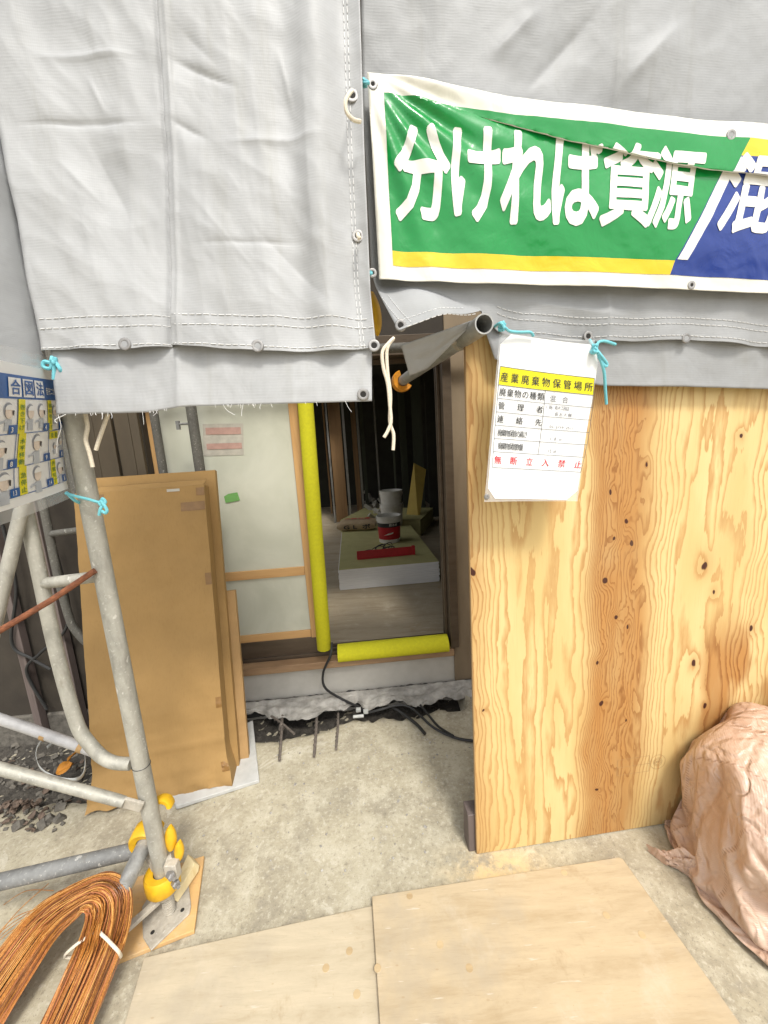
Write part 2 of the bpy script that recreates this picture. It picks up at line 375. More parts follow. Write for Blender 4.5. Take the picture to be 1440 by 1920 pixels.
def mat_pane():
    m = N("filmed_frosted_glass", .38, spec=.45); o = m.obj()
    f = m.noise(o, 2.5, 5, .6, .6); g = m.noise(o, 300, 2); h = m.noise(m.map(o, (1, 1, .25)), 9, 4)
    c = m.mix(m.ss(f, .3, .7), (.50, .51, .42), (.60, .605, .51)); c = m.mix(m.ss(h, .58, .75, 0, .3), c, (.60, .62, .58))
    m.col(c); m.bump(g, .2, .0008); return m.m
M['pane'] = mat_pane()
M['wood_tape'] = wood("wood_strip", (.60, .36, .15), (.48, .25, .09), 60, 'z')
M['wood_tape_h'] = wood("wood_strip_horizontal", (.60, .36, .15), (.48, .25, .09), 60, 'x')
M['sill_tape'] = simple("taped_sill", (.36, .23, .125), (.25, .15, .08), rough=.6, scale=14, bump=.3, bd=.003, stretch=(.4, 1, 2))
M['bronze'] = simple("bronze_aluminium", (.13, .098, .068), (.085, .062, .042), rough=.45, metal=.35, scale=20, bump=.1, stretch=(.2, 1, 1))
M['bronze_dark'] = simple("dark_bronze", (.05, .04, .03), rough=.45, metal=.3)
M['foundation'] = simple("foundation_paint", (.52, .50, .45), (.42, .40, .355), rough=.85, scale=7, bump=.3, bd=.003, det=7)
M['wall'] = simple("brown_siding", (.045, .036, .026), (.028, .022, .016), rough=.85, scale=8, bump=.4, bd=.004, det=7)
M['jamb'] = simple("brown_wall_board", (.26, .20, .13), (.20, .15, .095), rough=.8, scale=9, bump=.2, bd=.003, stretch=(1, 1, .3))
M['shutter'] = simple("brown_shutter", (.085, .064, .038), (.06, .045, .027), rough=.55, scale=9, bump=.1, stretch=(1, 1, .3))
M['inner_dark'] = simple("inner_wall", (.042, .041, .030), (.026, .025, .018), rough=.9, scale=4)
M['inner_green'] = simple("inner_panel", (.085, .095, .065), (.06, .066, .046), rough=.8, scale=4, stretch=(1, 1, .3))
M['inner_floor'] = mat_board("interior_floor_board", (.36, .30, .21), (.28, .22, .145))
M['stud_steel'] = mat_galv("steel_stud", (.42, .42, .40), .2, .4, .8)
M['stud_wood'] = wood("wood_stud", (.34, .20, .09), (.22, .12, .05), 50, 'z')
M['gyp_face'] = simple("gypsum_paper", (.50, .47, .21), (.42, .39, .17), rough=.85, scale=9, bump=.15)
M['gyp_edge'] = simple("gypsum_edge", (.82, .82, .81), (.70, .70, .70), rough=.9, scale=30, bump=.3, stretch=(.2, 1, 4))
M['red'] = simple("red_paint", (.50, .012, .02), (.40, .01, .016), rough=.45)
M['bucket'] = simple("bucket_plastic", (.80, .79, .74), (.64, .62, .56), rough=.5, scale=10)
M['kraft'] = simple("kraft_sack", (.50, .38, .23), (.40, .29, .17), rough=.85, scale=12, bump=.6, bd=.01)
M['plank'] = simple("yellow_plank", (.50, .36, .07), (.44, .31, .06), rough=.7, scale=8)
M['membrane'] = simple("torn_grey_membrane", (.44, .42, .38), (.20, .19, .17), rough=.7, scale=16, bump=.5, bd=.005, det=7)
M['pitch'] = simple("black_pitch", (.035, .034, .033), (.07, .068, .064), rough=.9, scale=20, bump=.9, bd=.012, det=7)
M['styrene'] = simple("white_foam_board", (.52, .52, .50), (.42, .42, .40), rough=.8, scale=20, bump=.2)
M['leaf'] = simple("dry_leaf", (.19, .135, .10), (.09, .065, .05), rough=.85, scale=40)
M['leaf_orange'] = simple("orange_leaf", (.55, .22, .02), rough=.7, scale=40)
M['conduit'] = simple("white_conduit", (.47, .46, .45), rough=.4, bump=.05)
M['strap'] = simple("grey_strap", (.46, .47, .45), rough=.4, bump=.05)
M['rubble'] = simple("rubble", (.17, .155, .13), (.07, .063, .053), rough=.95, scale=30, bump=.7, bd=.006)
M['soil'] = simple("dark_soil", (.085, .075, .062), (.028, .025, .021), rough=.95, scale=30, bump=.9, bd=.012, det=8)
M['timber'] = wood("dark_timber", (.14, .11, .10), (.08, .06, .055), 60, 'z')
M['wedge'] = wood("pale_wedge", (.74, .62, .36), (.62, .47, .23), 80, 'z')
M['tape_green'] = simple("green_masking_tape", (.17, .40, .11), rough=.7)
M['sticker_pink'] = simple("faded_red_print", (.50, .31, .26), rough=.6)
M['sticker_pale'] = simple("faded_label", (.52, .49, .42), rough=.6)

# ------------------------------------------------------------------ mesh builder
ROOT = {}
def smooth(me, ang=35):
    for p in me.polygons: p.use_smooth = True
    try: me.set_sharp_from_angle(angle=R_(ang))
    except Exception: pass
class MB:
    def __init__(s): s.v = []; s.f = []; s.mi = []; s.uvs = None
    def add(s, vs, fs, m=0):
        o = len(s.v); s.v += [Vector(x) for x in vs]
        for f in fs: s.f.append([i+o for i in f]); s.mi.append(m)
        return s
    def box(s, c, ax, hs, m=0):                # centre, three axes, half sizes
        c = Vector(c); P = []
        for i in (-1, 1):
            for j in (-1, 1):
                for k in (-1, 1): P.append(c + ax[0]*(hs[0]*i) + ax[1]*(hs[1]*j) + ax[2]*(hs[2]*k))
        return s.add(P, [(0, 1, 3, 2), (4, 6, 7, 5), (0, 4, 5, 1), (2, 3, 7, 6), (0, 2, 6, 4), (1, 5, 7, 3)], m)
    def pbox(s, P, s0, s1, z0, z1, o0, o1, m=0):   # box in a plane's frame
        return s.box(P.w((s0+s1)/2, (z0+z1)/2, (o0+o1)/2), (P.t, P.n, Vector((0, 0, 1))), ((s1-s0)/2, (o1-o0)/2, (z1-z0)/2), m)
    def prism(s, top, dz, m=0):                # polygon thickened along dz
        n = len(top); dz = Vector(dz); P = [Vector(p) for p in top]+[Vector(p)+dz for p in top]
        return s.add(P, [tuple(range(n))[::-1], tuple(range(n, 2*n))]+[(i, (i+1) % n, n+(i+1) % n, n+i) for i in range(n)], m)
    def tube(s, pts, r, n=12, cap=True, m=0, hollow=0.0):
        pts = [Vector(p) for p in pts]; L = len(pts); rs = r if isinstance(r, (list, tuple)) else [r]*L
        tan = [(pts[min(i+1, L-1)]-pts[max(i-1, 0)]).normalized() for i in range(L)]
        up = Vector((0, 0, 1)) if abs(tan[0].z) < .9 else Vector((1, 0, 0))
        a = tan[0].cross(up).normalized(); rings = []
        for i in range(L):
            a = (a - tan[i]*a.dot(tan[i])).normalized(); b = tan[i].cross(a)
            rings.append([pts[i]+(a*math.cos(2*math.pi*k/n)+b*math.sin(2*math.pi*k/n))*rs[i] for k in range(n)])
        o = len(s.v)
        for rg in rings: s.v += rg
        def face(f): s.f.append(f); s.mi.append(m)
        for i in range(L-1):
            for k in range(n): face([o+i*n+k, o+i*n+(k+1) % n, o+(i+1)*n+(k+1) % n, o+(i+1)*n+k])
        if cap and not hollow: face([o+k for k in range(n)][::-1]); face([o+(L-1)*n+k for k in range(n)])
        if hollow:                             # open tube end with an inner wall
            for e, (i, sg) in enumerate(((0, 1), (L-1, -1))):
                q = len(s.v); d = tan[i]*sg
                s.v += [pts[i]+(p-pts[i])*hollow for p in rings[i]]
                s.v += [pts[i]+(p-pts[i])*hollow+d*(rs[i]*7) for p in rings[i]]
                for k in range(n):
                    k2 = (k+1) % n
                    face([o+i*n+k, q+k, q+k2, o+i*n+k2] if e == 0 else [o+i*n+k, o+i*n+k2, q+k2, q+k])
                    face([q+k, q+n+k, q+n+k2, q+k2] if e == 0 else [q+k, q+k2, q+n+k2, q+n+k])
                face([q+n+k for k in range(n)])
        return s
    def ring(s, c, nrm, R, r, n=20, k=8, m=0):
        c = Vector(c); nrm = Vector(nrm).normalized(); a = nrm.orthogonal().normalized(); b = nrm.cross(a); P = []; Fs = []
        for i in range(n):
            d = a*math.cos(2*math.pi*i/n)+b*math.sin(2*math.pi*i/n)
            for j in range(k):
                t = 2*math.pi*j/k; P.append(c+d*(R+r*math.cos(t))+nrm*(r*.6*math.sin(t)))
        for i in range(n):
            for j in range(k): Fs.append((i*k+j, ((i+1) % n)*k+j, ((i+1) % n)*k+(j+1) % k, i*k+(j+1) % k))
        return s.add(P, Fs, m)
    def disc(s, c, nrm, R, n=20, m=0):
        c = Vector(c); nrm = Vector(nrm).normalized(); a = nrm.orthogonal().normalized(); b = nrm.cross(a)
        return s.add([c+(a*math.cos(2*math.pi*i/n)+b*math.sin(2*math.pi*i/n))*R for i in range(n)], [tuple(range(n))], m)
    def lathe(s, c, prof, n=28, m=0, up=Vector((0, 0, 1))):
        c = Vector(c); a = up.orthogonal().normalized(); b = up.cross(a); P = []; L = len(prof)
        for (r, h) in prof:
            for i in range(n): P.append(c+up*h+(a*math.cos(2*math.pi*i/n)+b*math.sin(2*math.pi*i/n))*r)
        Fs = [(j*n+i, j*n+(i+1) % n, (j+1)*n+(i+1) % n, (j+1)*n+i) for j in range(L-1) for i in range(n)]
        return s.add(P, Fs, m)
    def grid(s, nu, nv, fn, m=0, uvfn=None):
        P = [fn(i/nu, j/nv) for j in range(nv+1) for i in range(nu+1)]
        Fs = [(j*(nu+1)+i, j*(nu+1)+i+1, (j+1)*(nu+1)+i+1, (j+1)*(nu+1)+i) for j in range(nv) for i in range(nu)]
        if uvfn:
            if s.uvs is None: s.uvs = {}
            o = len(s.v)
            for j in range(nv+1):
                for i in range(nu+1): s.uvs[o+j*(nu+1)+i] = uvfn(i/nu, j/nv)
        return s.add(P, Fs, m)
    def build(s, name, mats, parent=None, sm=True, ang=35, bevel=0.0, solid=0.0, loc=None, kind=None):
        mats = mats if isinstance(mats, (list, tuple)) else [mats]
        if parent is not None: off = ROOT[parent.name]
        elif loc is not None: off = Vector(loc)
        else:
            xs = [v.x for v in s.v]; ys = [v.y for v in s.v]; off = Vector(((min(xs)+max(xs))/2, (min(ys)+max(ys))/2, min(v.z for v in s.v)))
        me = bpy.data.meshes.new(name); me.from_pydata([v-off for v in s.v], [], s.f); me.update()
        for x in mats: me.materials.append(x)
        for p, i in zip(me.polygons, s.mi): p.material_index = i
        if s.uvs:
            l = me.uv_layers.new(name="UVMap")
            for lp in me.loops: l.data[lp.index].uv = s.uvs.get(lp.vertex_index, (0, 0))
        bm = bmesh.new(); bm.from_mesh(me); bmesh.ops.recalc_face_normals(bm, faces=bm.faces); bm.to_mesh(me); bm.free()
        if sm: smooth(me, ang)
        o = bpy.data.objects.new(name, me); COL.objects.link(o)
        ROOT[o.name] = off
        if parent is not None: o.parent = parent
        else: o.location = off
        if bevel:
            b = o.modifiers.new("bevel", 'BEVEL'); b.width = bevel; b.segments = 2; b.limit_method = 'ANGLE'; b.angle_limit = R_(40)
        if solid:
            b = o.modifiers.new("solid", 'SOLIDIFY'); b.thickness = solid; b.offset = -1
        if kind: o['kind'] = kind
        return o
def tag(o, label, cat, group=None):
    o['label'] = label; o['category'] = cat
    if group: o['group'] = group
    return o
def thing(name, loc, label, cat, group=None):
    o = bpy.data.objects.new(name, None); COL.objects.link(o); o.location = loc; o.empty_display_size = .05
    ROOT[o.name] = Vector(loc); return tag(o, label, cat, group)
def dup(root, loc, label=None, rotz=None):
    r = root.copy(); COL.objects.link(r); r.location = loc; ROOT[r.name] = Vector(loc)
    if rotz is not None: r.rotation_euler.z = rotz
    if label: r['label'] = label
    for ch in root.children:
        c = ch.copy(); COL.objects.link(c); c.parent = r
        for g in ch.children:
            d = g.copy(); COL.objects.link(d); d.parent = c
    return r
def spline(pts, k=8):
    pts = [Vector(p) for p in pts]; out = []; n = len(pts)
    for i in range(n-1):
        p0, p1, p2, p3 = pts[max(0, i-1)], pts[i], pts[i+1], pts[min(n-1, i+2)]
        for j in range(k):
            t = j/k
            out.append(.5*((2*p1)+(p2-p0)*t+(2*p0-5*p1+4*p2-p3)*t*t+(3*p1-p0-3*p2+p3)*t*t*t))
    out.append(pts[-1]); return out
Z = Vector((0, 0, 1)); X = Vector((1, 0, 0)); Y = Vector((0, 1, 0))

# a sack draped over its lumpy filling by a short cloth simulation, kept as a plain mesh
def drape_sack(hx, hy, hz, seed, frames, n=46):
    def sbox(hx, hy, hz, n, e):
        bm = bmesh.new(); bmesh.ops.create_cube(bm, size=2); bmesh.ops.subdivide_edges(bm, edges=bm.edges[:], cuts=n, use_grid_fill=True)
        for v in bm.verts:
            p = v.co; p = p/((abs(p.x)**e+abs(p.y)**e+abs(p.z)**e)**(1/e)); v.co = Vector((p.x*hx, p.y*hy, p.z*hz))
        return bm
    k1, k2, k3 = Vector((seed,)*3), Vector((seed+9,)*3), Vector((seed+5,)*3)
    bm = sbox(hx*1.13, hy*1.16, hz*1.13, n, 6); uvs = []
    for v in bm.verts:
        p = v.co; uvs.append((p.x+p.y*.7, p.z+(p.y if abs(p.z) > hz*.95 else 0)))
        v.co = p+.02*Vector((noise.noise(p*9+k1), noise.noise(p*9+k2), noise.noise(p*9+k3)))+Vector((0, 0, hz*1.13+.012))
    me = bpy.data.meshes.new("t"); bm.to_mesh(me); bm.free(); o = bpy.data.objects.new("t", me); COL.objects.link(o)
    bm = sbox(hx*.93, hy*.90, hz*.86, 24, 4)
    for v in bm.verts:
        v.co += v.co.normalized()*(.10*noise.noise(v.co*4.5+k1)+.04*noise.noise(v.co*10+k1)); v.co.z = max(-hz*.86, v.co.z)+hz*.86+.012
    m2 = bpy.data.meshes.new("t"); bm.to_mesh(m2); bm.free(); c = bpy.data.objects.new("t", m2); COL.objects.link(c)
    c.modifiers.new("c", 'COLLISION'); c.collision.thickness_outer = .008; c.collision.cloth_friction = 12
    m3 = bpy.data.meshes.new("t"); m3.from_pydata([(-3, -3, 0), (3, -3, 0), (3, 3, 0), (-3, 3, 0)], [], [(0, 1, 2, 3)])
    g_ = bpy.data.objects.new("t", m3); COL.objects.link(g_); g_.modifiers.new("c", 'COLLISION'); g_.collision.cloth_friction = 20; g_.collision.thickness_outer = .006
    vg = o.vertex_groups.new(name='pin'); zb = min(v.co.z for v in me.vertices); vg.add([v.index for v in me.vertices if v.co.z < zb+.045], 1.0, 'REPLACE')
    cm = o.modifiers.new("cloth", 'CLOTH'); q = cm.settings; q.quality = 6; q.mass = .15; q.tension_stiffness = q.compression_stiffness = 25; q.shear_stiffness = 8
    q.bending_stiffness = .06; q.air_damping = 2; q.vertex_group_mass = 'pin'; q.shrink_min = -.03
    cm.collision_settings.use_self_collision = False; cm.collision_settings.collision_quality = 3; cm.collision_settings.distance_min = .006
    cm.point_cache.frame_start = 1; cm.point_cache.frame_end = frames
    for f in range(1, frames+1): scene.frame_set(f)
    r = bpy.data.meshes.new_from_object(o.evaluated_get(bpy.context.evaluated_depsgraph_get())); scene.frame_set(1)
    bm = bmesh.new(); bm.from_mesh(r)
    for _ in range(2): bmesh.ops.smooth_vert(bm, verts=bm.verts, factor=.4, use_axis_x=True, use_axis_y=True, use_axis_z=True)
    out = ([v.co.copy() for v in bm.verts], [[v.index for v in f.verts] for f in bm.faces], uvs); bm.free()
    for x in (o, c, g_): bpy.data.objects.remove(x)
    for x in (me, m2, m3, r): bpy.data.meshes.remove(x)
    return out
SACK = drape_sack(.42, .25, .275, 2, 34)

# flat print (polygons and lettering) laid on a curved sheet: fn(a, b) -> world
def gridcut(bm, step):
    for ax in (0, 1):
        lo = min(v.co[ax] for v in bm.verts); hi = max(v.co[ax] for v in bm.verts); k = math.ceil(lo/step+1e-6)
        while k*step < hi-1e-6:
            co = [0, 0, 0]; co[ax] = k*step; no = [0, 0, 0]; no[ax] = 1
            bmesh.ops.bisect_plane(bm, geom=bm.verts[:]+bm.edges[:]+bm.faces[:], plane_co=co, plane_no=no); k += 1
def lay(bm, fn, name, mat, parent, step):
    bmesh.ops.triangulate(bm, faces=[f for f in bm.faces if len(f.verts) > 4])
    if step: gridcut(bm, step)
    mb = MB(); idx = {v: i for i, v in enumerate(bm.verts)}
    mb.v = [p+(CAM-p).normalized()*v.co.z for v, p in [(v, fn(v.co.x, v.co.y)) for v in bm.verts]]; mb.f = [[idx[v] for v in f.verts] for f in bm.faces]; mb.mi = [0]*len(mb.f)
    bm.free(); return mb.build(name, mat, parent)
def polys(plist):
    bm = bmesh.new()
    for pl in plist: bm.faces.new([bm.verts.new((a, b, 0)) for a, b in pl])
    return bm
GLY = {}
def glyph(ch, bold):
    k = (ch, bold)
    if k not in GLY:
        cu = bpy.data.curves.new("t", "FONT"); cu.body = ch; cu.size = 1; cu.offset = bold; cu.resolution_u = 3; cu.fill_mode = 'FRONT'
        o = bpy.data.objects.new("t", cu); COL.objects.link(o); bpy.context.view_layer.update()
        me = o.evaluated_get(bpy.context.evaluated_depsgraph_get()).to_mesh()
        vs = [tuple(v.co) for v in me.vertices]; fs = [tuple(p.vertices) for p in me.polygons]
        bpy.data.objects.remove(o); bpy.data.curves.remove(cu); GLY[k] = (vs, fs)
    return GLY[k]
LAYER = [0]
def put_glyph(bm, ch, x0, x1, y0, y1, shear=0.0, bold=.02, fit=True, pad=0.0):
    vs, fs = glyph(ch, min(0.0, bold))
    if fit:
        ax, bx = min(v[0] for v in vs), max(v[0] for v in vs); ay, by = min(v[1] for v in vs), max(v[1] for v in vs)
    else: ax, bx, ay, by = 0, 1, -.12, .88
    b = max(0, bold)*.5
    sh = [(0, 0)] if b < .004 else ([(-b, 0), (b, 0)] if b < .014 else ([(-b, -b), (b, b), (-b, b), (b, -b)] if b < .02 else [(b*math.cos(q*math.pi/7), b*math.sin(q*math.pi/7)) for q in range(14)]+[(0, 0)]))
    for k, (sx, sy) in enumerate(sh):           # a heavier weight: shifted copies, each a hair above the last
        nv = []
        for v in vs:
            fx = (v[0]+sx-ax)/(bx-ax); fy = (v[1]+sy-ay)/(by-ay)
            nv.append(bm.verts.new((lerp(x0, x1, fx)+shear*(fy-.5)*(y1-y0), lerp(y0, y1, fy), k*(.00022 if len(sh) < 6 else .00004))))
        for f in fs:
            try: bm.faces.new([nv[i] for i in f])
            except ValueError: pass
def text_row(bm, txt, x0, x1, y0, y1, bold=.02, w=None):     # spread the characters of txt evenly
    n = len(txt); h = y1-y0
    for i, ch in enumerate(txt):
        if ch == ' ': continue
        cw = w or (x1-x0)/n
        c = x0+cw/2+(x1-x0-cw)*(i/max(1, n-1))
        put_glyph(bm, ch, c-cw/2, c+cw/2, y0, y1, bold=bold, fit=False)

# ------------------------------------------------------------------ main planes
W = Plane(G(437, 1262, .23), G(845, 1222, .23))         # the house front
PP = Plane(G(895, 1603), G(1250, 1545))                 # the plywood hoarding
FOOT = G(318, 1705, .035)                               # scaffold post foot
PX, PY = FOOT.x, FOOT.y
LP = Plane(Vector((PX, PY-.05, 0)), Vector((PX+1, PY-.02, 0)))   # left tarp
def onpost(py): return Vy(lerp(105, 316, (py-690)/1015), py, PY).z
ZF = .27                                                # floor level inside the house

# ------------------------------------------------------------------ ground
def axis(segs):
    out = []
    for a, b, st in segs:
        n = max(1, round((b-a)/st)); out += [a+(b-a)*i/n for i in range(n)]
    out.append(segs[-1][1]); return out
XS = axis([(-90, -8, 20), (-8, -2.4, .8), (-2.4, 1.6, .028), (1.6, 8, .8), (8, 90, 20)])
YS = axis([(-90, -4, 20), (-4, .2, .7), (.2, 1.55, .05), (1.55, 2.3, .022), (2.3, 8, .8), (8, 90, 20)])
def ground_h(x, y):
    if not (-2.5 < x < 2 and .1 < y < 2.6): return -.02 if y >= 2.3 else 0.0
    h = .006*fbm((x*2.3, y*2.3, 0)) + .003*fbm((x*11, y*11, 4))
    wl = W.a.y+(x-W.a.x)*W.t.y/W.t.x
    edge = wl-.23-.09*sstep(-.2, -.75, x)*(x > -1.0)+.05*fbm((x*5, 3.3, 1))+.02*fbm((x*19, 1, 7))
    if -.95 < x < .42: pit = sstep(edge-.015, edge+.03, y)*.11
    else: pit = 0
    if x < -1.0:                                        # broken strip under the left wall
        e2 = 1.52+.11*fbm((x*4, 9, 2)); pit = max(pit, sstep(e2, e2+.12, y)*.10)
        h += .02*sstep(1.45, 1.7, y)*fbm((x*9, y*9, 3))
    return h-pit+.012*fbm((x*16, y*16, 8))*(1 if pit > .02 else 0)
def soil_here(x, y):
    wl = W.a.y+(x-W.a.x)*W.t.y/W.t.x
    if -.95 < x < .42: return y > wl-.23-.09*sstep(-.2, -.75, x)+.05*fbm((x*5, 3.3, 1))+.02*fbm((x*19, 1, 7))+.01
    if x < -1.0: return y > 1.52+.11*fbm((x*4, 9, 2))+.05
    return False
mb = MB(); nx = len(XS)
mb.add([(x, y, ground_h(x, y)) for y in YS for x in XS], [(j*nx+i, j*nx+i+1, (j+1)*nx+i+1, (j+1)*nx+i) for j in range(len(YS)-1) for i in range(nx-1)])
g = mb.build("ground", M['concrete'], loc=(0, 0, 0), ang=180, kind='structure')

XS2 = axis([(-2.4, .46, .022)]); YS2 = axis([(1.4, 2.3, .02)]); mb = MB(); nx = len(XS2)
mb.add([(x, y, ground_h(x, y)+(.004 if soil_here(x, y) else -.03)+.008*fbm((x*14, y*14, 2))*(1 if soil_here(x, y) else 0)) for y in YS2 for x in XS2], [(j*nx+i, j*nx+i+1, (j+1)*nx+i+1, (j+1)*nx+i) for j in range(len(YS2)-1) for i in range(nx-1)])
mb.build("soil", M['soil'], loc=(0, 0, 0), ang=180, kind='structure')
# ------------------------------------------------------------------ the house
house = thing("house", W.w(.3, 0), "old brown house front behind the tarps, its interior stripped to studs", "house")
sL = W.sz(268, 800)[0]; sR = W.sz(845, 1213)[0]; sM = W.sz(600, 1215)[0]; zT = 2.02; zS = .225
m_ = MB()
m_.pbox(W, -3.2, sL, -.15, 5.2, -.14, 0.012).pbox(W, sL, sR+.02, zT+.10, 5.2, -.14, 0)
m_.build("wall", M['wall'], house, bevel=.003)
MB().pbox(W, sR+.02, 3.0, .02, 5.2, -.14, .004).build("side_wall", M['jamb'], house, bevel=.003)
MB().pbox(W, sL, 3.0, -.2, zS, -.16, -.004).build("foundation", M['foundation'], house, bevel=.004)
MB().pbox(W, -3.0, sL, -.2, .10, -.16, .03).build("plinth", M['rubble'], house, bevel=.01)
MB().pbox(W, -2.6, 2.6, ZF-.05, ZF, -6.2, -.12).build("floor", M['inner_floor'], house)
b_ = MB(); b_.pbox(W, -2.7, 2.7, ZF, 3.0, -6.3, -6.2).pbox(W, -2.7, -2.6, ZF, 3.0, -6.2, -5.2).pbox(W, -2.7, -2.6, ZF, 3.0, -.8, -.14).pbox(W, -2.7, -2.6, ZF, .4, -5.2, -.8).pbox(W, -2.7, -2.6, 2.6, 3.0, -5.2, -.8).pbox(W, 2.3, 2.4, ZF, 3.0, -6.2, -.14)  # unseen opening in the left wall, added to light the room
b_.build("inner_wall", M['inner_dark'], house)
MB().pbox(W, -2.7, 2.7, 2.7, 2.8, -.9, -.14).pbox(W, -2.7, 2.7, 2.7, 2.8, -6.3, -3.7).pbox(W, -2.7, -1.3, 2.7, 2.8, -3.7, -.9).pbox(W, .8, 2.7, 2.7, 2.8, -3.7, -.9).build("ceiling", M['inner_dark'], house)  # unseen gap added so daylight falls on the board stack
MB().pbox(W, -3.2, 3.2, 4.6, 4.7, -.5, .1).build("roof", M['wall'], house); MB().pbox(W, -3.2, 3.2, 4.6, 4.7, -6.3, -4.2).build("roof", M['wall'], house)  # gap between the roof pieces added to pass daylight indoors
# sill and frames
sill = MB().pbox(W, sL+.27, sR+.012, zS, zS+.045, -.03, .045).build("sill", M['sill_tape'], house, bevel=.004)
tr = MB()
for k, (o0, o1, zz) in enumerate(((-.045, -.034, .30), (-.075, -.064, .31), (-.105, -.094, .32))): tr.pbox(W, sL, sR-.005, zS+.001, zz-.012, o0, o1)
tr.pbox(W, sL, sR-.005, zS, zS+.04, -.13, -.034)
tr.build("track_rail", M['bronze'], house, bevel=.001)
fr = MB()
fr.pbox(W, sR-.004, sR+.045, zS+.05, zT+.09, -.12, .035).pbox(W, sR-.022, sR-.006, zS+.05, zT, -.06, -.035).pbox(W, sR-.022, sR-.006, zS+.05, zT, -.10, -.08)
fr.pbox(W, sL, sR+.045, zT, zT+.05, -.12, .035).pbox(W, sL, sR-.006, zT-.03, zT-.004, -.06, -.035).pbox(W, sL, sR-.006, zT+.053, zT+.098, -.12, .05)
fr.build("door_frame", M['bronze'], house, bevel=.002)
# left sash
pb = -.062
sash = MB().pbox(W, sL+.02, sM, zS+.042, .395, pb-.02, pb+.016).build("sash", M['bronze'], house, bevel=.002)
sa, sb = W.sz(270, 800, pb)[0], W.sz(295, 800, pb)[0]; sc, sd = W.sz(545, 800, pb)[0], W.sz(562, 800, pb)[0]
zb1, zb0 = W.sz(510, 1186, pb)[1], W.sz(510, 1200, pb)[1]; zm1, zm0 = W.sz(500, 1067, pb)[1], W.sz(500, 1083, pb)[1]
MB().pbox(W, sb, sc, zb0, zT-.03, pb-.006, pb+.002).build("glass_pane", M['pane'], sash)
for (q0, q1) in ((sa, sb), (sc, sd)): MB().pbox(W, q0, q1, zb0, zT-.02, pb-.016, pb+.018).build("stile", M['wood_tape'], sash, bevel=.002)
for (q0, q1) in ((zb0-.004, zb1), (zm0, zm1)): MB().pbox(W, sb+.002, sc-.002, q0, q1, pb-.012, pb+.013).build("glazing_bar", M['wood_tape_h'], sash, bevel=.002)
def patch(name, pts, mat, off, parent): return lay(polys([[W.sz(a, b, off) for a, b in pts]]), lambda s, z: W.w(s, z, off), name, mat, parent, 0)
st = patch("label_sticker", [(380, 795), (456, 794), (457, 853), (382, 855)], M['sticker_pale'], pb+.004, sash)
patch("label_print", [(385, 802), (451, 801), (452, 814), (386, 815)], M['sticker_pink'], pb+.006, sash)
patch("label_print", [(387, 832), (453, 830), (454, 841), (388, 843)], M['sticker_pink'], pb+.006, sash)
patch("masking_tape", [(420, 931), (428, 926), (445, 923), (450, 938), (436, 941), (423, 943)], M['tape_green'], pb+.006, sash)
# shutter leaves left of the sash
for k, (a, b) in enumerate(((150, 182), (184, 218), (222, 250), (252, 268))):
    MB().pbox(W, W.sz(a, 830, .02)[0], W.sz(b, 830, .02)[0], .12, 2.3, .013, .03+.008*(k % 2)).build("shutter_leaf", M['shutter'], house, bevel=.003)
# studs inside
def interior(px, wpx, off, mat, depth=.05, z1=2.7):
    s0 = W.sz(px, 860, off)[0]; s1 = W.sz(px+wpx, 860, off)[0]
    MB().pbox(W, s0, s1, ZF, z1, off-depth, off).build("stud", mat, house)
for px, wp, off, mt, dp in ((617, 3, -4.30, 'stud_steel', .05), (622, 22, -4.40, 'stud_wood', .05), (647, 4, -4.35, 'stud_steel', .05), (663, 9, -4.60, 'stud_wood', .04),
                            (673, 4, -4.70, 'stud_steel', .05), (680, 6, -4.80, 'inner_green', .05), (706, 3, -4.90, 'stud_steel', .05), (738, 3, -4.4, 'inner_green', .06),
                            (752, 12, -4.6, 'inner_green', .03), (776, 18, -4.5, 'inner_green', .03), (802, 26, -4.2, 'inner_dark', .03), (612, 3, -5.30, 'stud_wood', .05)):
    interior(px, wp, off, M[mt], dp)

# ------------------------------------------------------------------ things inside
FR = Plane(G(638, 1107, ZF), G(825, 1090, ZF)); fw_ = (G(825, 1090, ZF)-G(638, 1107, ZF)).length
ZK = .46
gs = thing("gypsum_board_stack", FR.w(fw_/2, ZF), "low stack of gypsum boards with white edges on the floor inside the doorway", "board stack")
nb = 13; th = (ZK-ZF)/nb
for k in range(nb):
    j = random.uniform(-.006, .006)
    MB().pbox(FR, j, fw_+random.uniform(-.008, .004), ZF+k*th+.0012, ZF+(k+1)*th, -1.65, random.uniform(-.003, .003)).build("gypsum_board", [M['gyp_edge']] if k < nb-1 else [M['gyp_edge']], gs, bevel=.001)
MB().pbox(FR, .002, fw_-.004, ZK+.0005, ZK+.0022, -1.648, -.003).build("paper_face", M['gyp_face'], gs)
def onstack(px, py, z=ZK+.003): return G(px, py, z)
# second stack behind
p0, p1 = G(637, 975, .5), G(700, 975, .5); F2 = Plane(p0, p1); w2 = (p1-p0).length
g2 = thing("gypsum_board_stack", F2.w(w2/2, ZF), "farther dusty stack of boards behind the printed bag", "board stack")
for k in range(8): MB().pbox(F2, random.uniform(0, .01), w2*2.3, ZF+k*.0285+.001, ZF+(k+1)*.0285, -1.0, 0).build("gypsum_board", M['gyp_face'], g2, bevel=.001)
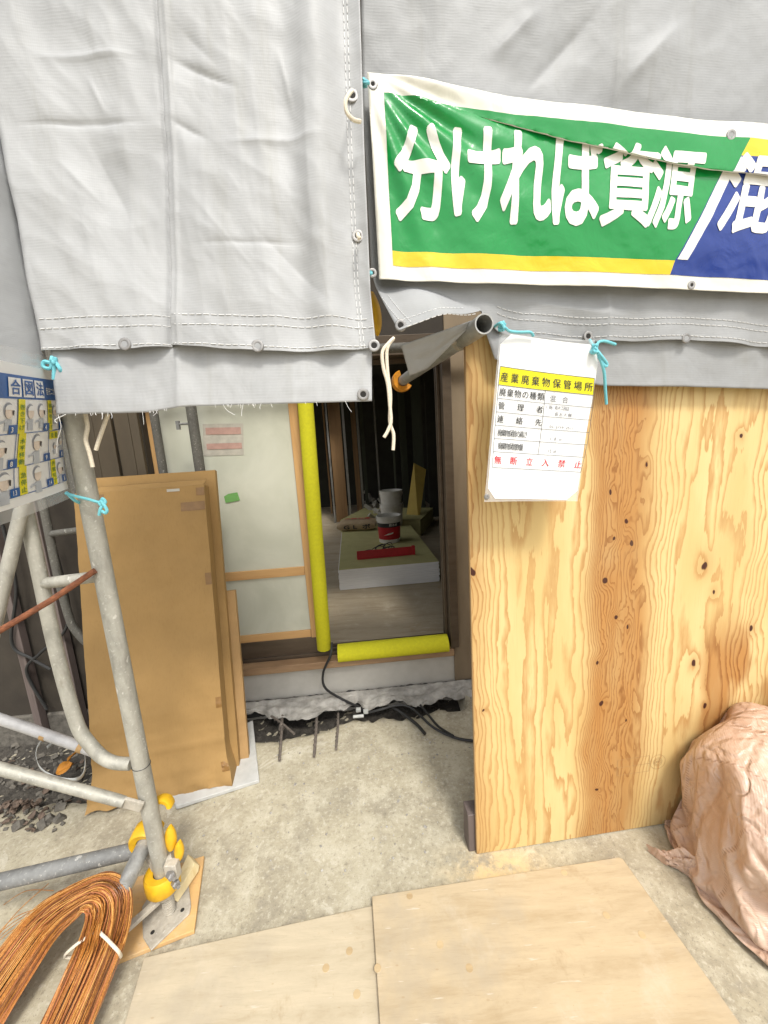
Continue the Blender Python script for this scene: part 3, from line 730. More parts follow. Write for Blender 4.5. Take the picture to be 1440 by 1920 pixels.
# red metal tray
ra, rb = onstack(670, 1050), onstack(778, 1040)
RP = Plane(ra, rb); rw = (rb-ra).length
tray = thing("metal_tray", RP.w(rw/2, ZK+.003), "red open metal tray on the near end of the gypsum boards", "tray")
MB().pbox(RP, 0, rw, ZK+.003, ZK+.088, -.012, 0).pbox(RP, 0, rw, ZK+.003, ZK+.010, -.14, -.012).build("tray_body", M['red'], tray, bevel=.002)
MB().pbox(RP, rw-.025, rw+.004, ZK+.004, ZK+.094, -.03, .006).build("end_cap", M['red'], tray, bevel=.003)
wb = MB()
for k in range(12):
    c = RP.w(rw*random.uniform(.12, .62), ZK+.02, -random.uniform(.03, .11)); r = random.uniform(.03, .07); h = random.uniform(.04, .1)
    wb.tube(spline([c, c+Vector((r, .01, h*.8)), c+Vector((r*.3, .03, h)), c+Vector((-r, .0, h*.7)), c+Vector((-r*.6, -.02, .01))], 6), .0035, 6)
tag(wb.build("cable_tangle", [M['black']]), "tangle of thin dark cables lying in the red tray", "cables")
def bucket(px, py, h, r, label, lab, dirty=True, z=ZK+.003):
    c = onstack(px, py, z) if z else None
    b = thing("bucket", c, label, "bucket", "white pails on the boards")
    MB().lathe(c, [(.0, .003), (r*.86, .003), (r*.88, .0), (r*.97, h*.82), (r*1.03, h*.82), (r*1.03, h*.86), (r*.99, h*.86), (r, h), (r*1.04, h), (r*1.04, h-.012), (r*.96, h-.012), (r*.93, h*.6), (0, h*.6)]).build("pail", M['bucket'], b)
    if lab:
        MB().lathe(c, [(r*.905, h*.14), (r*.955, h*.60)]).build("red_label", M['red'], b)
        MB().lathe(c, [(r*.957, h*.60), (r*.978, h*.76)]).build("black_label", M['black'], b)
        bm = polys([[(-.55, .30), (-.1, .38), (.35, .42), (.30, .36), (-.1, .32)]])
        bm2 = bmesh.new(); text_row(bm2, "防水材", .0, .75, .64, .74, .03)
        def cyl(a, q): 
            ang = a-math.pi/2; rr = r*(.895+.08*q)+.003; return c+Vector((rr*math.cos(ang), rr*math.sin(ang), h*q))
        lay(bm, cyl, "swoosh_mark", M['letter'], b, .1); lay(bm2, cyl, "label_lettering", M['letter'], b, .1)
    pts = [c+Vector((r*1.04*math.cos(t), r*1.04*math.sin(t)*.5-r*.75*math.sin(t)*1.0, h*.9-math.sin(t)*h*.55)) for t in [math.pi*i/16 for i in range(17)]]
    MB().tube(pts, .003, 6).build("handle", M['cord_white'], b)
    return b
bucket(731, 1014, .30, .135, "white pail with a red and black label on the gypsum boards", True)
bucket(736, 984, .30, .155, "dusty unlabelled pail, lower of the two behind the labelled pail", False)
c = onstack(736, 985); bk = bucket(736, 984, .24, .15, "dusty pail nested on top of another behind the labelled pail", False)
bk.location.z += .235
# kraft bag with letters
ba, bb = onstack(636, 998), onstack(700, 995); BP = Plane(ba, bb); bw = (bb-ba).length
bag = thing("plaster_bag", BP.w(bw/2, ZK), "flat brown paper plaster bag printed GL at the far end of the boards", "bag")
def bagf(u, v):
    t = v*2*math.pi; ex = (abs(2*u-1))**6; hh = .062*(1-.55*ex); dd = .17
    y = -dd+dd*math.copysign(abs(math.cos(t))**.5, math.cos(t)); z = math.copysign(abs(math.sin(t))**.45, math.sin(t))*hh
    return BP.w(bw*(-.06+1.12*u), ZK+.066+z+.008*fbm((u*9, v*7, 1)), y+.008*fbm((u*7, v*9, 5)))
MB().grid(24, 28, bagf).build("bag_body", M['kraft'], bag)
for ch_, q_ in zip("GLボ", (.14, .41, .68)):
    bm = bmesh.new(); text_row(bm, ch_, bw*q_, bw*(q_+.25), ZK+.03, ZK+.10, .06)
    lay(bm, lambda s, z: BP.w(s, z, .012), "bag_lettering", M['ink'], bag, 0)
bm = bmesh.new(); text_row(bm, "吉野石膏", bw*.1, bw*.9, .05, .13, .05)
lay(bm, lambda s, z: BP.w(s, ZK+.139, -.10-z), "bag_top_lettering", M['ink_red'], bag, 0)
# plank leaning
MB().prism([G(760, 982, ZK-.1), G(785, 985, ZK-.1), Vy(799, 880, G(785, 985, ZK-.1).y+.35), Vy(776, 868, G(785, 985, ZK-.1).y+.35)], (0, .02, 0)).build("tmp", M['plank'])
tag(bpy.data.objects["tmp"], "yellow plank leaning against the studs right of the pails", "plank"); bpy.data.objects["tmp"].name = "plank"
scr = thing("scrap_pile", G(706, 950, .5), "pile of pale board scraps left of the pails inside", "scraps")
for k in range(18):
    c = G(random.uniform(688, 724), random.uniform(925, 978), .52); d = Vector((random.uniform(-1, 1), random.uniform(-1, 1), random.uniform(-.2, .8))).normalized()
    MB().box(c, (d, d.orthogonal().normalized(), d.cross(d.orthogonal().normalized())), (random.uniform(.04, .12), .03, .012)).build("scrap", M['sticker_pale'], scr, bevel=.002)

# ------------------------------------------------------------------ foam guards
vb, vt = W.at(608, 1217, .03), W.at(573, 760, .03)
up = (vt-vb); top = vb+up*(1.15)
fr_ = MB().tube([vb+Vector((0, 0, .002)), vb+up*.004, vb+up*.3, vb+up*.7, top], [.038, .0425, .0425, .0425, .0425], 24)
tag(fr_.build("foam_guard", M['foam'], ang=60), "tall yellow foam tube guarding the edge of the sash door", "foam guard", "yellow foam guards round the doorway")
ha, hb = W.at(632, 1203, .02), W.at(838, 1188, .02)
zz = (ha.z+hb.z)/2
def foamh(u, v):
    t = math.pi*(v*1.5-.25); r = .056; q = ha.lerp(hb, u); q = Vector((q.x, q.y, zS+.048))
    return q + Z*(max(0, .030+r*math.sin(t))) + W.n*(r*1.05*math.cos(t))
f2 = MB().grid(30, 20, foamh)
n_ = 31
f2.add([foamh(0, j/20) for j in range(21)], [tuple(range(21))]); f2.add([foamh(1, j/20) for j in range(21)], [tuple(range(21))])
tag(f2.build("foam_guard", M['foam'], ang=60), "short yellow foam tube lying along the door sill", "foam guard", "yellow foam guards round the doorway")

# ------------------------------------------------------------------ torn membrane, pitch strip, dowels, cables at the wall foot
sA, sB = W.sz(440, 1320)[0], W.sz(892, 1300)[0]
def pitchf(u, v):
    s = lerp(sA-.05, sB+.1, u); return W.w(s, lerp(-.06, .035+.012*fbm((s*6, 2, 2))+.008*fbm((s*25, 2, 2)), v)+.006*fbm((s*30, v*3, 1)), .012+.018*(1-v)+.006*fbm((s*22, v*4, 3)))
tag(MB().grid(120, 6, pitchf).build("pitch_strip", M['pitch'], solid=.006), "ragged black waterproofing strip along the foot of the foundation", "waterproofing")
def memf(u, v):
    s = lerp(sA-.06, sB-.02, u); o = lerp(.02, .15+.10*fbm((s*3.3, 4, 1))+.035*fbm((s*13, 4, 1)), v)
    z = .030*(1-v)-.004*v+.030*fbm((s*4+v*.6, v*2.2, 5))*v+.030*abs(fbm((s*7+v, v*2.5, 9)))*v+.006*fbm((s*21, v*6, 2))
    return W.w(s, max(-.012, z)+.008, o)
tag(MB().grid(170, 22, memf).build("torn_membrane", M['membrane'], solid=.002, ang=50), "crumpled torn grey membrane sheet along the wall foot", "torn sheet")
rb_ = [((528, 1345), (524, 1425), .0075), ((593, 1340), (589, 1418), .0075), ((633, 1345), (630, 1405), .0065), ((505, 1338), (552, 1376), .006)]
labs = ["muddy steel dowel with a lump of mortar, leftmost at the wall foot", "muddy straight steel dowel between two others at the wall foot", "bent dark steel dowel nearest the cables at the wall foot", "thin slanting steel rod in the hole beside the cardboard"]
for k, ((a, b), (c, d), r) in enumerate(rb_):
    p, q = G(a, b, .012), G(c, d, .016); p = p+(p-q)*.25; p.z -= .02
    t = MB().tube(spline([p, p.lerp(q, .5)+Vector((.004, 0, .008)), q], 10), r, 10)
    if k == 0: t.lathe(p.lerp(q, .35), [(0, -.02), (.02, -.012), (.012, .012), (0, .03)], 8)
    for i in range(8): t.ring(p.lerp(q, .1+.1*i)+Vector((0, 0, .004)), q-p, r, .0016, 10, 5)
    tag(t.build("steel_dowel", M['rebar']), labs[k], "rebar", "steel dowels at the wall foot")
def cable(name, pts, r, label, mat='black'):
    return tag(MB().tube(spline(pts, 10), r, 10).build(name, M[mat]), label, "cable")
cable("power_cable", [W.at(622, 1205, .05), W.at(620, 1228, .10), W.at(606, 1262, .085), W.at(610, 1290, .09), G(640, 1310, .03), G(675, 1327, .03), G(692, 1336, .03)], .0075, "black cable running down from the door sill into the torn membrane")
cable("power_cable", [G(692, 1336, .03), G(715, 1330, .05), G(750, 1322, .05), G(775, 1330, .04), G(810, 1362, .02), G(850, 1382, .012), G(895, 1390, .012), G(960, 1392, .012)], .007, "black cable curving right along the floor and behind the plywood")
cable("power_cable", [G(788, 1322, .03), G(803, 1340, .022), G(822, 1362, .014), G(850, 1380, .02)], .0065, "short black cable end next to the plywood sheet")
cable("rubber_hose", [G(735, 1325, .03), G(755, 1338, .02), G(780, 1357, .012), G(797, 1376, .012)], .0085, "straight cut black hose end lying on the floor by the cables")
cn = MB()
for dx, dy in ((672, 1331), (686, 1334)): cn.box(G(dx, dy, .035), (X, Y, Z), (.014, .010, .010))
cn.tube([G(662, 1344, .03), G(682, 1342, .03)], .009, 10)
tag(cn.build("cable_connector", M['strap'], bevel=.002), "grey cable connectors where the black cables meet", "connector")
cv = MB().tube(spline([W.at(437, 1330, .05), W.at(446, 1320, .07), W.at(449, 1302, .06)], 6), [.02]*12+[.012], 12)
tag(cv.build("clamp_cover", M['cover_orange']), "small orange plastic cover behind the cardboard near the wall foot", "cover")
mb = MB(); mb.prism([G(474, 1350, .02), G(486, 1462, .02), G(330, 1512, .02), G(300, 1430, .02)], (0, 0, -.018))
tag(mb.build("foam_board", M['styrene'], bevel=.003), "white foam board lying flat under the cardboard packages", "foam board")

# ------------------------------------------------------------------ cardboard packages
c0, c1 = G(178, 1518, .015), G(428, 1468, .015)
bw_ = (c1-c0).length; bt = (c1-c0).normalized(); bn = Vector((bt.y, -bt.x, 0)); bn = bn if bn.y < 0 else -bn
# lean angle: the top edge at (395,905) must lie in the sheet's width
best = None
for k in range(60):
    an = R_(k*.5); upv = (Z*math.cos(an) - bn*math.sin(an))
    nn = bt.cross(upv); r = ray(395, 908); P_ = CAM+r*((c0-CAM).dot(nn)/r.dot(nn)); s_ = (P_-c0).dot(bt)
    r2 = ray(152, 918); Q_ = CAM+r2*((c0-CAM).dot(nn)/r2.dot(nn)); s2 = (Q_-c0).dot(bt)
    e = abs((s_-s2)-bw_)
    if best is None or e < best[0]: best = (e, an, (P_-c0).dot(upv), s2, s_)
_, an, bh, s2, s1 = best
print("BOX lean", math.degrees(an), "h", bh, "s", s2, s1, "w", bw_)
if math.degrees(an) > 18: an = R_(14)
upv = (Z*math.cos(an) - bn*math.sin(an)); nb_ = upv.cross(bt); nb_ = nb_ if nb_.y < 0 else -nb_
def carton(off, s0, s1, h0, h1, th, label, mat, bulge=.006, crush=0.0):
    root = thing("cardboard_package", c0+bt*((s0+s1)/2)-nb_*off, label, "cardboard", "flat cardboard packages leaning at the door")
    def f(u, v, face):
        s = lerp(s0, s1, u); h = lerp(h0, h1, v)
        d = (th/2)*face+face*bulge*math.sin(math.pi*u)*math.sin(math.pi*v)
        d += .007*fbm((u*3, v*5, face))+.002*fbm((u*11, v*19, face)) 
        for cv, ca in ((.145, .006), (.205, -.004), (.262, .004)): d += face*ca*math.exp(-abs(v-cv-.006*fbm((u*4, cv*50, 1)))/.006)*(1 if crush else .3)
        if crush: 
            k = sstep(.12, 0, v); d += face*crush*k*(.4+.6*fbm((u*6, v*30, 2))); h += .012*k*fbm((u*5, 2, 2)); d += face*.012*k*noise.ridged_multi_fractal(Vector((u*7+v*30, v*22, 1)), .9, 2.1, 3, 1, 2)*(.3+abs(2*u-1)); s += .025*k*(1 if u > .5 else -1)*abs(2*u-1)**4
        return c0+bt*s+upv*h-nb_*(off+th/2)+nb_*d
    mb = MB(); nu, nv = 40, 90
    mb.grid(nu, nv, lambda u, v: f(u, v, 1)).grid(nu, nv, lambda u, v: f(u, v, -1))
    for u in (0, 1): mb.grid(4, nv, lambda a, v: f(u, v, 1).lerp(f(u, v, -1), a))
    for v in (0, 1): mb.grid(nu, 4, lambda u, a: f(u, v, 1).lerp(f(u, v, -1), a))
    bm = None
    o = mb.build("carton", mat, root, ang=50)
    bm = bmesh.new(); bm.from_mesh(o.data); bmesh.ops.remove_doubles(bm, verts=bm.verts, dist=.0004); bmesh.ops.recalc_face_normals(bm, faces=bm.faces); bm.to_mesh(o.data); bm.free(); smooth(o.data, 50)
    return root, f
cr, cf = carton(0, 0, bw_, 0, bh, .075, "tall brown cardboard package standing in front, taped at its right edge", M['card'], .006, .018)
def cpatch(u0, u1, v0, v1, mat=M['tape'], off=.0015):
    mb = MB().grid(8, 8, lambda a, b: cf(lerp(u0, u1, a), lerp(v0, v1, b), 1)+nb_*off); return mb.build("tape_strip", mat, cr)
cpatch(.80, .995, .915, .945); cpatch(.93, .998, .965, .992); cpatch(.95, .999, .66, .70); cpatch(.955, .999, .25, .285); cpatch(.95, .998, .045, .075); cpatch(.12, .22, .975, .993)
cpatch(.70, .80, .985, .994, M['sticker_pale'])
fl = MB().grid(30, 6, lambda a, b: cf(a, 1, 1)+upv*(.035*b+.004*fbm((a*8, b, 1)))-nb_*(.004+.05*b)); fl.build("top_flap", M['card'], cr, solid=.003)
carton(.085, .05, bw_+.035, .0, bh+.085, .035, "second brown cardboard package, taller, directly behind the front one", M['card'], .004)
carton(.125, .10, bw_+.075, .02, bh*.62, .03, "paler lower cardboard package, rearmost, its edge showing at the right", M['card2'], .003)

# ------------------------------------------------------------------ scaffold left
frame = thing("scaffold", Vector((PX, PY, 0)), "nearest galvanised scaffold frame with a curved brace, standing on the base jack", "scaffold")
ztop = 3.4
MB().tube([(PX, PY, onpost(1655)-.03), (PX, PY, .8), (PX, PY, ztop)], .0245, 20, hollow=.85).build("post", M['galv_pale'], frame)
cp = [(PX-.005, PY, Vy(245, 1432, PY).z)]
br_px = [(215, 1430), (190, 1418), (168, 1395), (150, 1370), (137, 1335), (118, 1270), (95, 1175), (60, 1010)]
bpts = [Vy(246, 1432, PY)]+[Vy(a, b, PY) for a, b in br_px]; d = Vector((0, 0, 1))
bpts.append(bpts[-1]+Vector((0.0, 0, .5))); bpts.append(bpts[-1]+Vector((0, 0, .9)))
MB().tube(spline(bpts, 8), .0185, 16).build("brace_tube", M['galv_pale'], frame)
MB().tube([Vy(82, 1094, PY), Vy(190, 1080, PY)], .0165, 14).build("rung", M['galv_pale'], frame)
for zz_ in (Vy(246, 1432, PY).z+.0,): MB().ring((PX, PY, zz_-.005), (0.1, 0, 1), .0255, .0012, 20, 6).build("wire_tie", M['ink'], frame)
fx_ = Vy(172, 1050, PY+.80)
f3 = dup(frame, Vector((fx_.x, PY+.80, 0)), "dim shade-toned scaffold upright with a curved brace, standing back in the shadow by the wall")
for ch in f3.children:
    ch.material_slots[0].link = 'OBJECT'; ch.material_slots[0].material = M['galv_shade']  # back frame takes the shade-coloured tube material
frame['group'] = f3['group'] = "scaffold frames"
def tube_thing(name, a, b, r, mat, label, cat="scaffold tube", hollow=.86, flat=None):
    a, b = Vector(a), Vector(b); mb = MB()
    mb.tube([a, a.lerp(b, .5), b], r, 20, hollow=hollow)
    return tag(mb.build(name, mat), label, cat)
def brace(a, b, label):
    a, b = Vector(a), Vector(b); root = thing("cross_brace", b, label, "brace", "scaffold cross braces"); d = (b-a).normalized()
    MB().tube([a, a.lerp(b, .5), b-d*.05, b-d*.025], [.0165, .0165, .0165, .0155], 16).build("brace_rod", M['galv_pale'], root)
    sd = d.cross(Vector((0, -1, 0))).normalized(); MB().box(b+d*.002, (d, sd, d.cross(sd)), (.03, .0185, .005)).build("flat_end", M['steel'], root, bevel=.003)
    return root
brace(Vy(-60, 1425, .98), Vy(248, 1508, PY-.035), "pale lower cross brace with a flattened end beside the post")
brace(Vy(-30, 1255, .96), Vy(48, 925, PY-.02), "pale steep upper cross brace below the signal poster")
MB().tube([Vy(178, 1070, PY-.03), Vy(95, 1126, PY-.06), Vy(0, 1182, PY-.10), Vy(-60, 1218, PY-.14)], .0085, 10).build("rusty_rod", M['rust'])
tag(bpy.data.objects["rusty_rod"], "rusty thin steel rod slanting across the scaffold frame", "steel rod")
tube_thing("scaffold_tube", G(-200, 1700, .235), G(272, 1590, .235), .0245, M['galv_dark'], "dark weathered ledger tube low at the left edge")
stub_a, stub_b = G(282, 1560, .285), G(231, 1668, .268)
tube_thing("scaffold_tube", stub_a, stub_b, .0245, M['galv'], "short grey tube end clamped beside the post foot")
# base jack
jack = thing("base_jack", Vector((PX, PY, .019)), "dusty steel base jack with a square foot plate under the post", "base jack")
q = [(268, 1757), (283, 1781), (355, 1712), (358, 1698), (352, 1640), (300, 1650), (266, 1700)]
MB().prism([G(a, b, .026) for a, b in q], (0, 0, -.007)).build("foot_plate", M['steel'], jack, bevel=.002)
for (a, b) in ((342, 1706), (286, 1748), (331, 1664)): MB().disc(G(a, b, .0264), Z, .0065, 14).build("plate_hole_shade", M['shade_disc'], jack)
MB().tube([(PX, PY, .02), (PX, PY, .22)], .0165, 16).build("spindle", M['steel'], jack)
th_ = MB()
for k in range(12): th_.ring((PX, PY, .035+k*.009), Z, .0165, .0028, 18, 6)
th_.build("thread", M['steel'], jack)
MB().lathe((PX, PY, .105), [(.017, 0), (.030, 0), (.031, .02), (.026, .036), (.017, .036)], 16).build("jack_nut", M['steel'], jack)
MB().box(Vector((PX-.052, PY-.055, .095)), ((Vector((-.7, -.7, -.12))).normalized(), Vector((.7, -.7, 0)).normalized(), Vector((.08, .08, -1)).normalized()), (.055, .011, .008)).build("nut_handle", M['steel'], jack, bevel=.003)
tag(MB().prism([G(383, 1604, .018), G(364, 1744, .018), G(195, 1812, .018), G(205, 1660, .018)], (0, 0, -.0155)).build("plywood_offcut", [M['offcut']], bevel=.002), "orange plywood offcut lying under the base jack", "offcut")
wq = [G(352, 1601, .075), G(364, 1616, .07), G(362, 1628, .06), G(322, 1686, .06), G(318, 1676, .07)]
tag(MB().prism(wq, (0.01, .012, -.032)).build("wood_wedge", M['wedge'], bevel=.002), "pale wooden wedge stuck beside the yellow coupler cover", "wedge")
def cshape(c, axis, R, r0, hgt, a0, a1, ref, n=26):     # thick plastic C wrapped about an axis
    c = Vector(c); axis = axis.normalized(); a = (ref-axis*ref.dot(axis)).normalized(); b = axis.cross(a); prof = [(r0, -hgt*.42), (R*.92, -hgt*.5), (R, -hgt*.38), (R*1.02, 0), (R, hgt*.38), (R*.90, hgt*.5), (r0, hgt*.42)]
    P = []; k = len(prof)
    for i in range(n+1):
        t = a0+(a1-a0)*i/n; w_ = 1.0
        for (r, h) in prof: P.append(c+(a*math.cos(t)+b*math.sin(t))*r*w_+axis*h)
    Fs = [(i*k+j, i*k+(j+1) % k, (i+1)*k+(j+1) % k, (i+1)*k+j) for i in range(n) for j in range(k)]
    Fs += [tuple(range(k))[::-1], tuple(n*k+j for j in range(k))]
    return P, Fs
cz = onpost(1645)
coup = thing("coupler_cover", Vector((PX, PY, cz)), "yellow plastic coupler cover hugging the foot of the post", "coupler cover", "yellow coupler covers")
P_, Fs_ = cshape((PX, PY, cz), Z, .055, .027, .062, R_(-150), R_(75), Vector((.35, -1, 0)))
MB().add(P_, Fs_).build("cover_shell", M['clamp'], coup, ang=40)
def lobe(c, ax, L, w, t):
    ax = ax.normalized(); sd = ax.cross(Vector((0, -1, .3))).normalized(); nn = ax.cross(sd); P = []; Fs = []; n = 10; k = 12
    for i in range(n+1):
        s = i/n; ww = w*math.sin(math.pi*min(.999, .12+.86*s))**.55
        for j in range(k):
            th = 2*math.pi*j/k; P.append(Vector(c)+ax*(L*(s-.5))+sd*(ww*math.cos(th))+nn*(t*math.sin(th)*(.5+.5*ww/w)))
    Fs = [(i*k+j, i*k+(j+1) % k, (i+1)*k+(j+1) % k, (i+1)*k+j) for i in range(n) for j in range(k)]+[tuple(range(k))[::-1], tuple(n*k+j for j in range(k))]
    return P, Fs
l1 = MB().add(*lobe(Vy(320, 1570, PY+.02), Vector((.08, 0, 1)), .085, .020, .016)); l1.build("bolt_cover", M['clamp'], coup)
l2 = MB().add(*lobe(Vy(336, 1594, PY+.01), Vector((.15, 0, 1)), .068, .016, .014)); l2.build("bolt_cover", M['clamp'], coup)
for q_ in ((PX+.058, PY-.03, cz+.012), (PX+.052, PY-.035, cz+.05)):
    nt = MB().lathe(q_, [(0, -.012), (.0125, -.012), (.0125, .010), (.009, .014), (0, .014)], 6, up=Vector((.75, -.6, .2)).normalized()); nt.tube([Vector(q_), Vector(q_)+Vector((.75, -.6, .2)).normalized()*.026], .006, 10); nt.build("bolt", M['ring'], coup)
MB().box(Vector((PX+.045, PY-.012, cz+.045)), (X, Y, Z), (.020, .014, .030)).build("hinge_plate", M['steel'], coup, bevel=.003)
bt_ = MB().tube([(PX, PY-.01, cz+.05), Vy(325, 1605, PY+.01)], .014, 12); bt_.tube([(PX-.02, PY+.01, cz+.03), (PX-.055, PY+.03, cz+.07)], .018, 10); bt_.build("coupler_body", M['steel'], coup)
axs = (stub_b-stub_a)
coup2 = thing("coupler_cover", stub_a.lerp(stub_b, .12), "yellow plastic coupler cover round the short tube left of the post", "coupler cover", "yellow coupler covers")
P_, Fs_ = cshape(stub_a.lerp(stub_b, .10), axs, .052, .027, .060, R_(-95), R_(120), Vector((-.5, .2, 1)))
MB().add(P_, Fs_).build("cover_shell", M['clamp'], coup2, ang=40)
cc = Vy(303, 1515, PY+.035)
coup3 = thing("coupler_cover", cc, "yellow plastic coupler cover peeping out behind the post", "coupler cover", "yellow coupler covers")
P_, Fs_ = cshape(cc, Vector((.2, -1, .3)), .036, .022, .045, R_(-20), R_(150), Vector((.8, 0, .4)))
MB().add(P_, Fs_).build("cover_shell", M['clamp'], coup3, ang=40)

# ------------------------------------------------------------------ wire bundle over the short tube
wbn = thing("wire_bundle", Vector((stub_b.x, stub_b.y, 0)), "long bundle of rust brown tie wire folded over the short tube", "wire bundle")
OUT = [(-110, 1925), (30, 1745), (90, 1688), (150, 1655), (205, 1638), (243, 1664), (240, 1730), (218, 1800), (125, 2030)]
INN = [(-40, 1990), (75, 1800), (108, 1752), (138, 1722), (156, 1708), (162, 1720), (150, 1762), (128, 1818), (25, 2040)]
ZS_ = [.05, .12, .19, .25, .285, .27, .19, .11, .04]
mbw = MB()
for i in range(270):
    a = min(1, max(0, random.random()*1.04-.02)); b = random.uniform(-1, 1); tw = random.gauss(0, .06); P = []
    for k, (o_, q_, z_) in enumerate(zip(OUT, INN, ZS_)):
        aa = min(1.03, max(-.03, a+tw*(k-4)/4+random.uniform(-.02, .02))); hump = 1-(2*aa-1)**2
        P.append(G(lerp(q_[0], o_[0], aa)+random.gauss(0, 2), lerp(q_[1], o_[1], aa)+random.gauss(0, 1.5), max(.006, z_+.024*hump*b+random.uniform(-.003, .003))))
    mbw.tube(spline(P, 6), random.choice((.0013, .0015, .0017)), 5, cap=False, m=random.choice((0, 0, 1, 2, 3)))
mbw.build("wire_strand", [M['wire'], M['wire_dark'], M['wire_bright'], M['wire_red']], wbn)
tie = MB(); tie.tube(spline([G(122, 1794, .09), G(126, 1786, .15), G(150, 1766, .185), G(180, 1747, .205), G(194, 1755, .20), G(210, 1771, .19), G(224, 1787, .16), G(222, 1796, .09), G(175, 1800, .05), G(122, 1794, .09)], 8), .0042, 8, cap=False); tie.build("tie_band", M['cord_white'], wbn)
ls = MB()
for k in range(16):
    a = G(random.uniform(70, 190), random.uniform(1655, 1720), .10); b = G(random.uniform(-60, 30), random.uniform(1690, 1860), .01); ls.tube(spline([a, a.lerp(b, .5)+Z*.03, b], 10), .0012, 5)
ls.build("loose_wire", M['wire'], wbn)

# ------------------------------------------------------------------ left floor clutter
def leaf_mesh(c, s, rz):
    mb = []; P = []; 
    for i in range(7):
        t = i/6; w = s*.42*math.sin(math.pi*t)**.8; x = s*(t-.5)
        for k in (-1, 0, 1): P.append(Vector((x, w*k, (.15*s*abs(k)+.1*s*math.sin(t*5)))))
    rot = Matrix.Rotation(rz, 3, 'Z') @ Matrix.Rotation(random.uniform(-.9, .9), 3, 'X') @ Matrix.Rotation(random.uniform(-.5, .5), 3, 'Y')
    P = [Vector(c)+rot@p for p in P]; Fs = [(i*3+k, i*3+k+1, i*3+3+k+1, i*3+3+k) for i in range(6) for k in (0, 1)]
    return P, Fs
lm = MB()
for k in range(75):
    px, py = random.gauss(30, 30), random.gauss(1515, 24)
    if random.random() < .3: px, py = random.uniform(0, 165), random.uniform(1400, 1500)
    if px > 95 and py > 1480: continue
    p = G(px, py, .012); p.z = ground_h(p.x, p.y)+random.uniform(.006, .03); lm.add(*leaf_mesh(p, random.uniform(.02, .045), random.uniform(0, 6.3)))
o = lm.build("leaf_litter", M['leaf'], solid=.0008); o['kind'] = 'stuff'; tag(o, "dry brown leaf litter along the broken edge at the left", "leaves")
rm = MB()
for k in range(420):
    px, py = random.uniform(-60, 175), random.uniform(1345, 1560); p = G(px, py, 0); p.z = ground_h(p.x, p.y)
    if px > 120 and py > 1470: continue
    r = random.uniform(.003, .012) if random.random() < .9 else .02; d = Vector((random.uniform(-1, 1), random.uniform(-1, 1), random.uniform(-1, 1))).normalized(); e = d.orthogonal().normalized(); rm.box(p+Z*r*.4, (d, e, d.cross(e)), (r, r*.8, r*.6))
o = rm.build("rubble", M['rubble'], bevel=.002); o['kind'] = 'stuff'; tag(o, "grey rubble crumbs in the broken strip at the left", "rubble")
lo = MB(); lo.add(*leaf_mesh(G(122, 1441, .05), .075, .6)); lo.add(*leaf_mesh(G(138, 1418, .07), .06, 1.2))
tag(lo.build("dead_leaf", M['leaf_orange'], solid=.001), "orange dead leaf beside the plastic strap loop", "leaf")
ct = thing("conduit", Vy(60, 1365, PY+.42), "white plastic conduit with yellowish tape wraps behind the frame", "conduit")
ca, cb = Vy(-80, 1322, PY+.40), Vy(185, 1412, PY+.38)
MB().tube([ca, ca.lerp(cb, .5)+Z*.004, cb], .021, 16, hollow=.8).build("pipe", M['conduit'], ct)
for t in (.60, .86): MB().tube([ca.lerp(cb, t), ca.lerp(cb, t+.035)], .0222, 16).build("tape_wrap", M['card2'], ct)
sp_ = [Vy(a, b, PY+.40+k) for a, b, k in ((82, 1382, .05), (68, 1410, 0), (75, 1440, -.04), (105, 1458, -.06), (140, 1462, -.05), (157, 1450, 0), (160, 1420, .04), (150, 1395, .08), (110, 1388, .1), (88, 1402, .06))]
mbs = MB(); pp = spline(sp_, 8); P = []
for i, p in enumerate(pp): P += [p+Z*.008, p-Z*.008]
mbs.add(P, [(2*i, 2*i+1, 2*i+3, 2*i+2) for i in range(len(pp)-1)])
tag(mbs.build("plastic_strap", M['strap'], solid=.0015), "grey plastic strapping loop on the rubble under the conduit", "strap")
for k, (a, b, lab) in enumerate(((20, 34, "dark wooden upright farthest left against the wall behind the scaffold"), (98, 116, "dark wooden upright between the scaffold tubes against the wall"))):
    s0_, s1__ = W.sz(a, 1150, .06)[0], W.sz(b, 1150, .06)[0]; tag(MB().pbox(W, s0_, s1__, .0, 2.6, .035, .08).build("wood_upright", M['timber'], bevel=.002), lab, "timber post", "wooden uprights by the wall")
for k, (pts_, lab) in enumerate((([(5, 985), (30, 1100), (22, 1205), (60, 1235), (95, 1255)], "dark cable sagging from the uprights down to the middle of the wall"), ([(95, 1000), (128, 1130), (120, 1185), (75, 1225), (50, 1260), (88, 1330)], "dark cable looping beside the curved brace at the wall"))):
    tag(MB().tube(spline([W.at(a, b, .10) for a, b in pts_], 10), .008, 8).build("hanging_cable", M['black']), lab, "cable")
gt = MB(); random.seed(21)
for k in range(240):
    px, py = (random.uniform(380, 900), random.uniform(1380, 1640)) if k % 3 else (random.gauss(700, 190), random.gauss(1395, 22))
    p = G(px, py); r = random.choice((.0012, .0016, .002, .003, .0045 if k % 7 == 0 else .002)); d = Vector((random.uniform(-1, 1), random.uniform(-1, 1), random.uniform(-1, 1))).normalized(); e = d.orthogonal().normalized()
    gt.box(Vector((p.x, p.y, ground_h(p.x, p.y)+r*.6)), (d, e, d.cross(e)), (r*1.3, r, r*.8))
o = gt.build("grit", M['membrane']); o['kind'] = 'stuff'; tag(o, "scattered grit crumbs over the bare concrete floor", "grit")
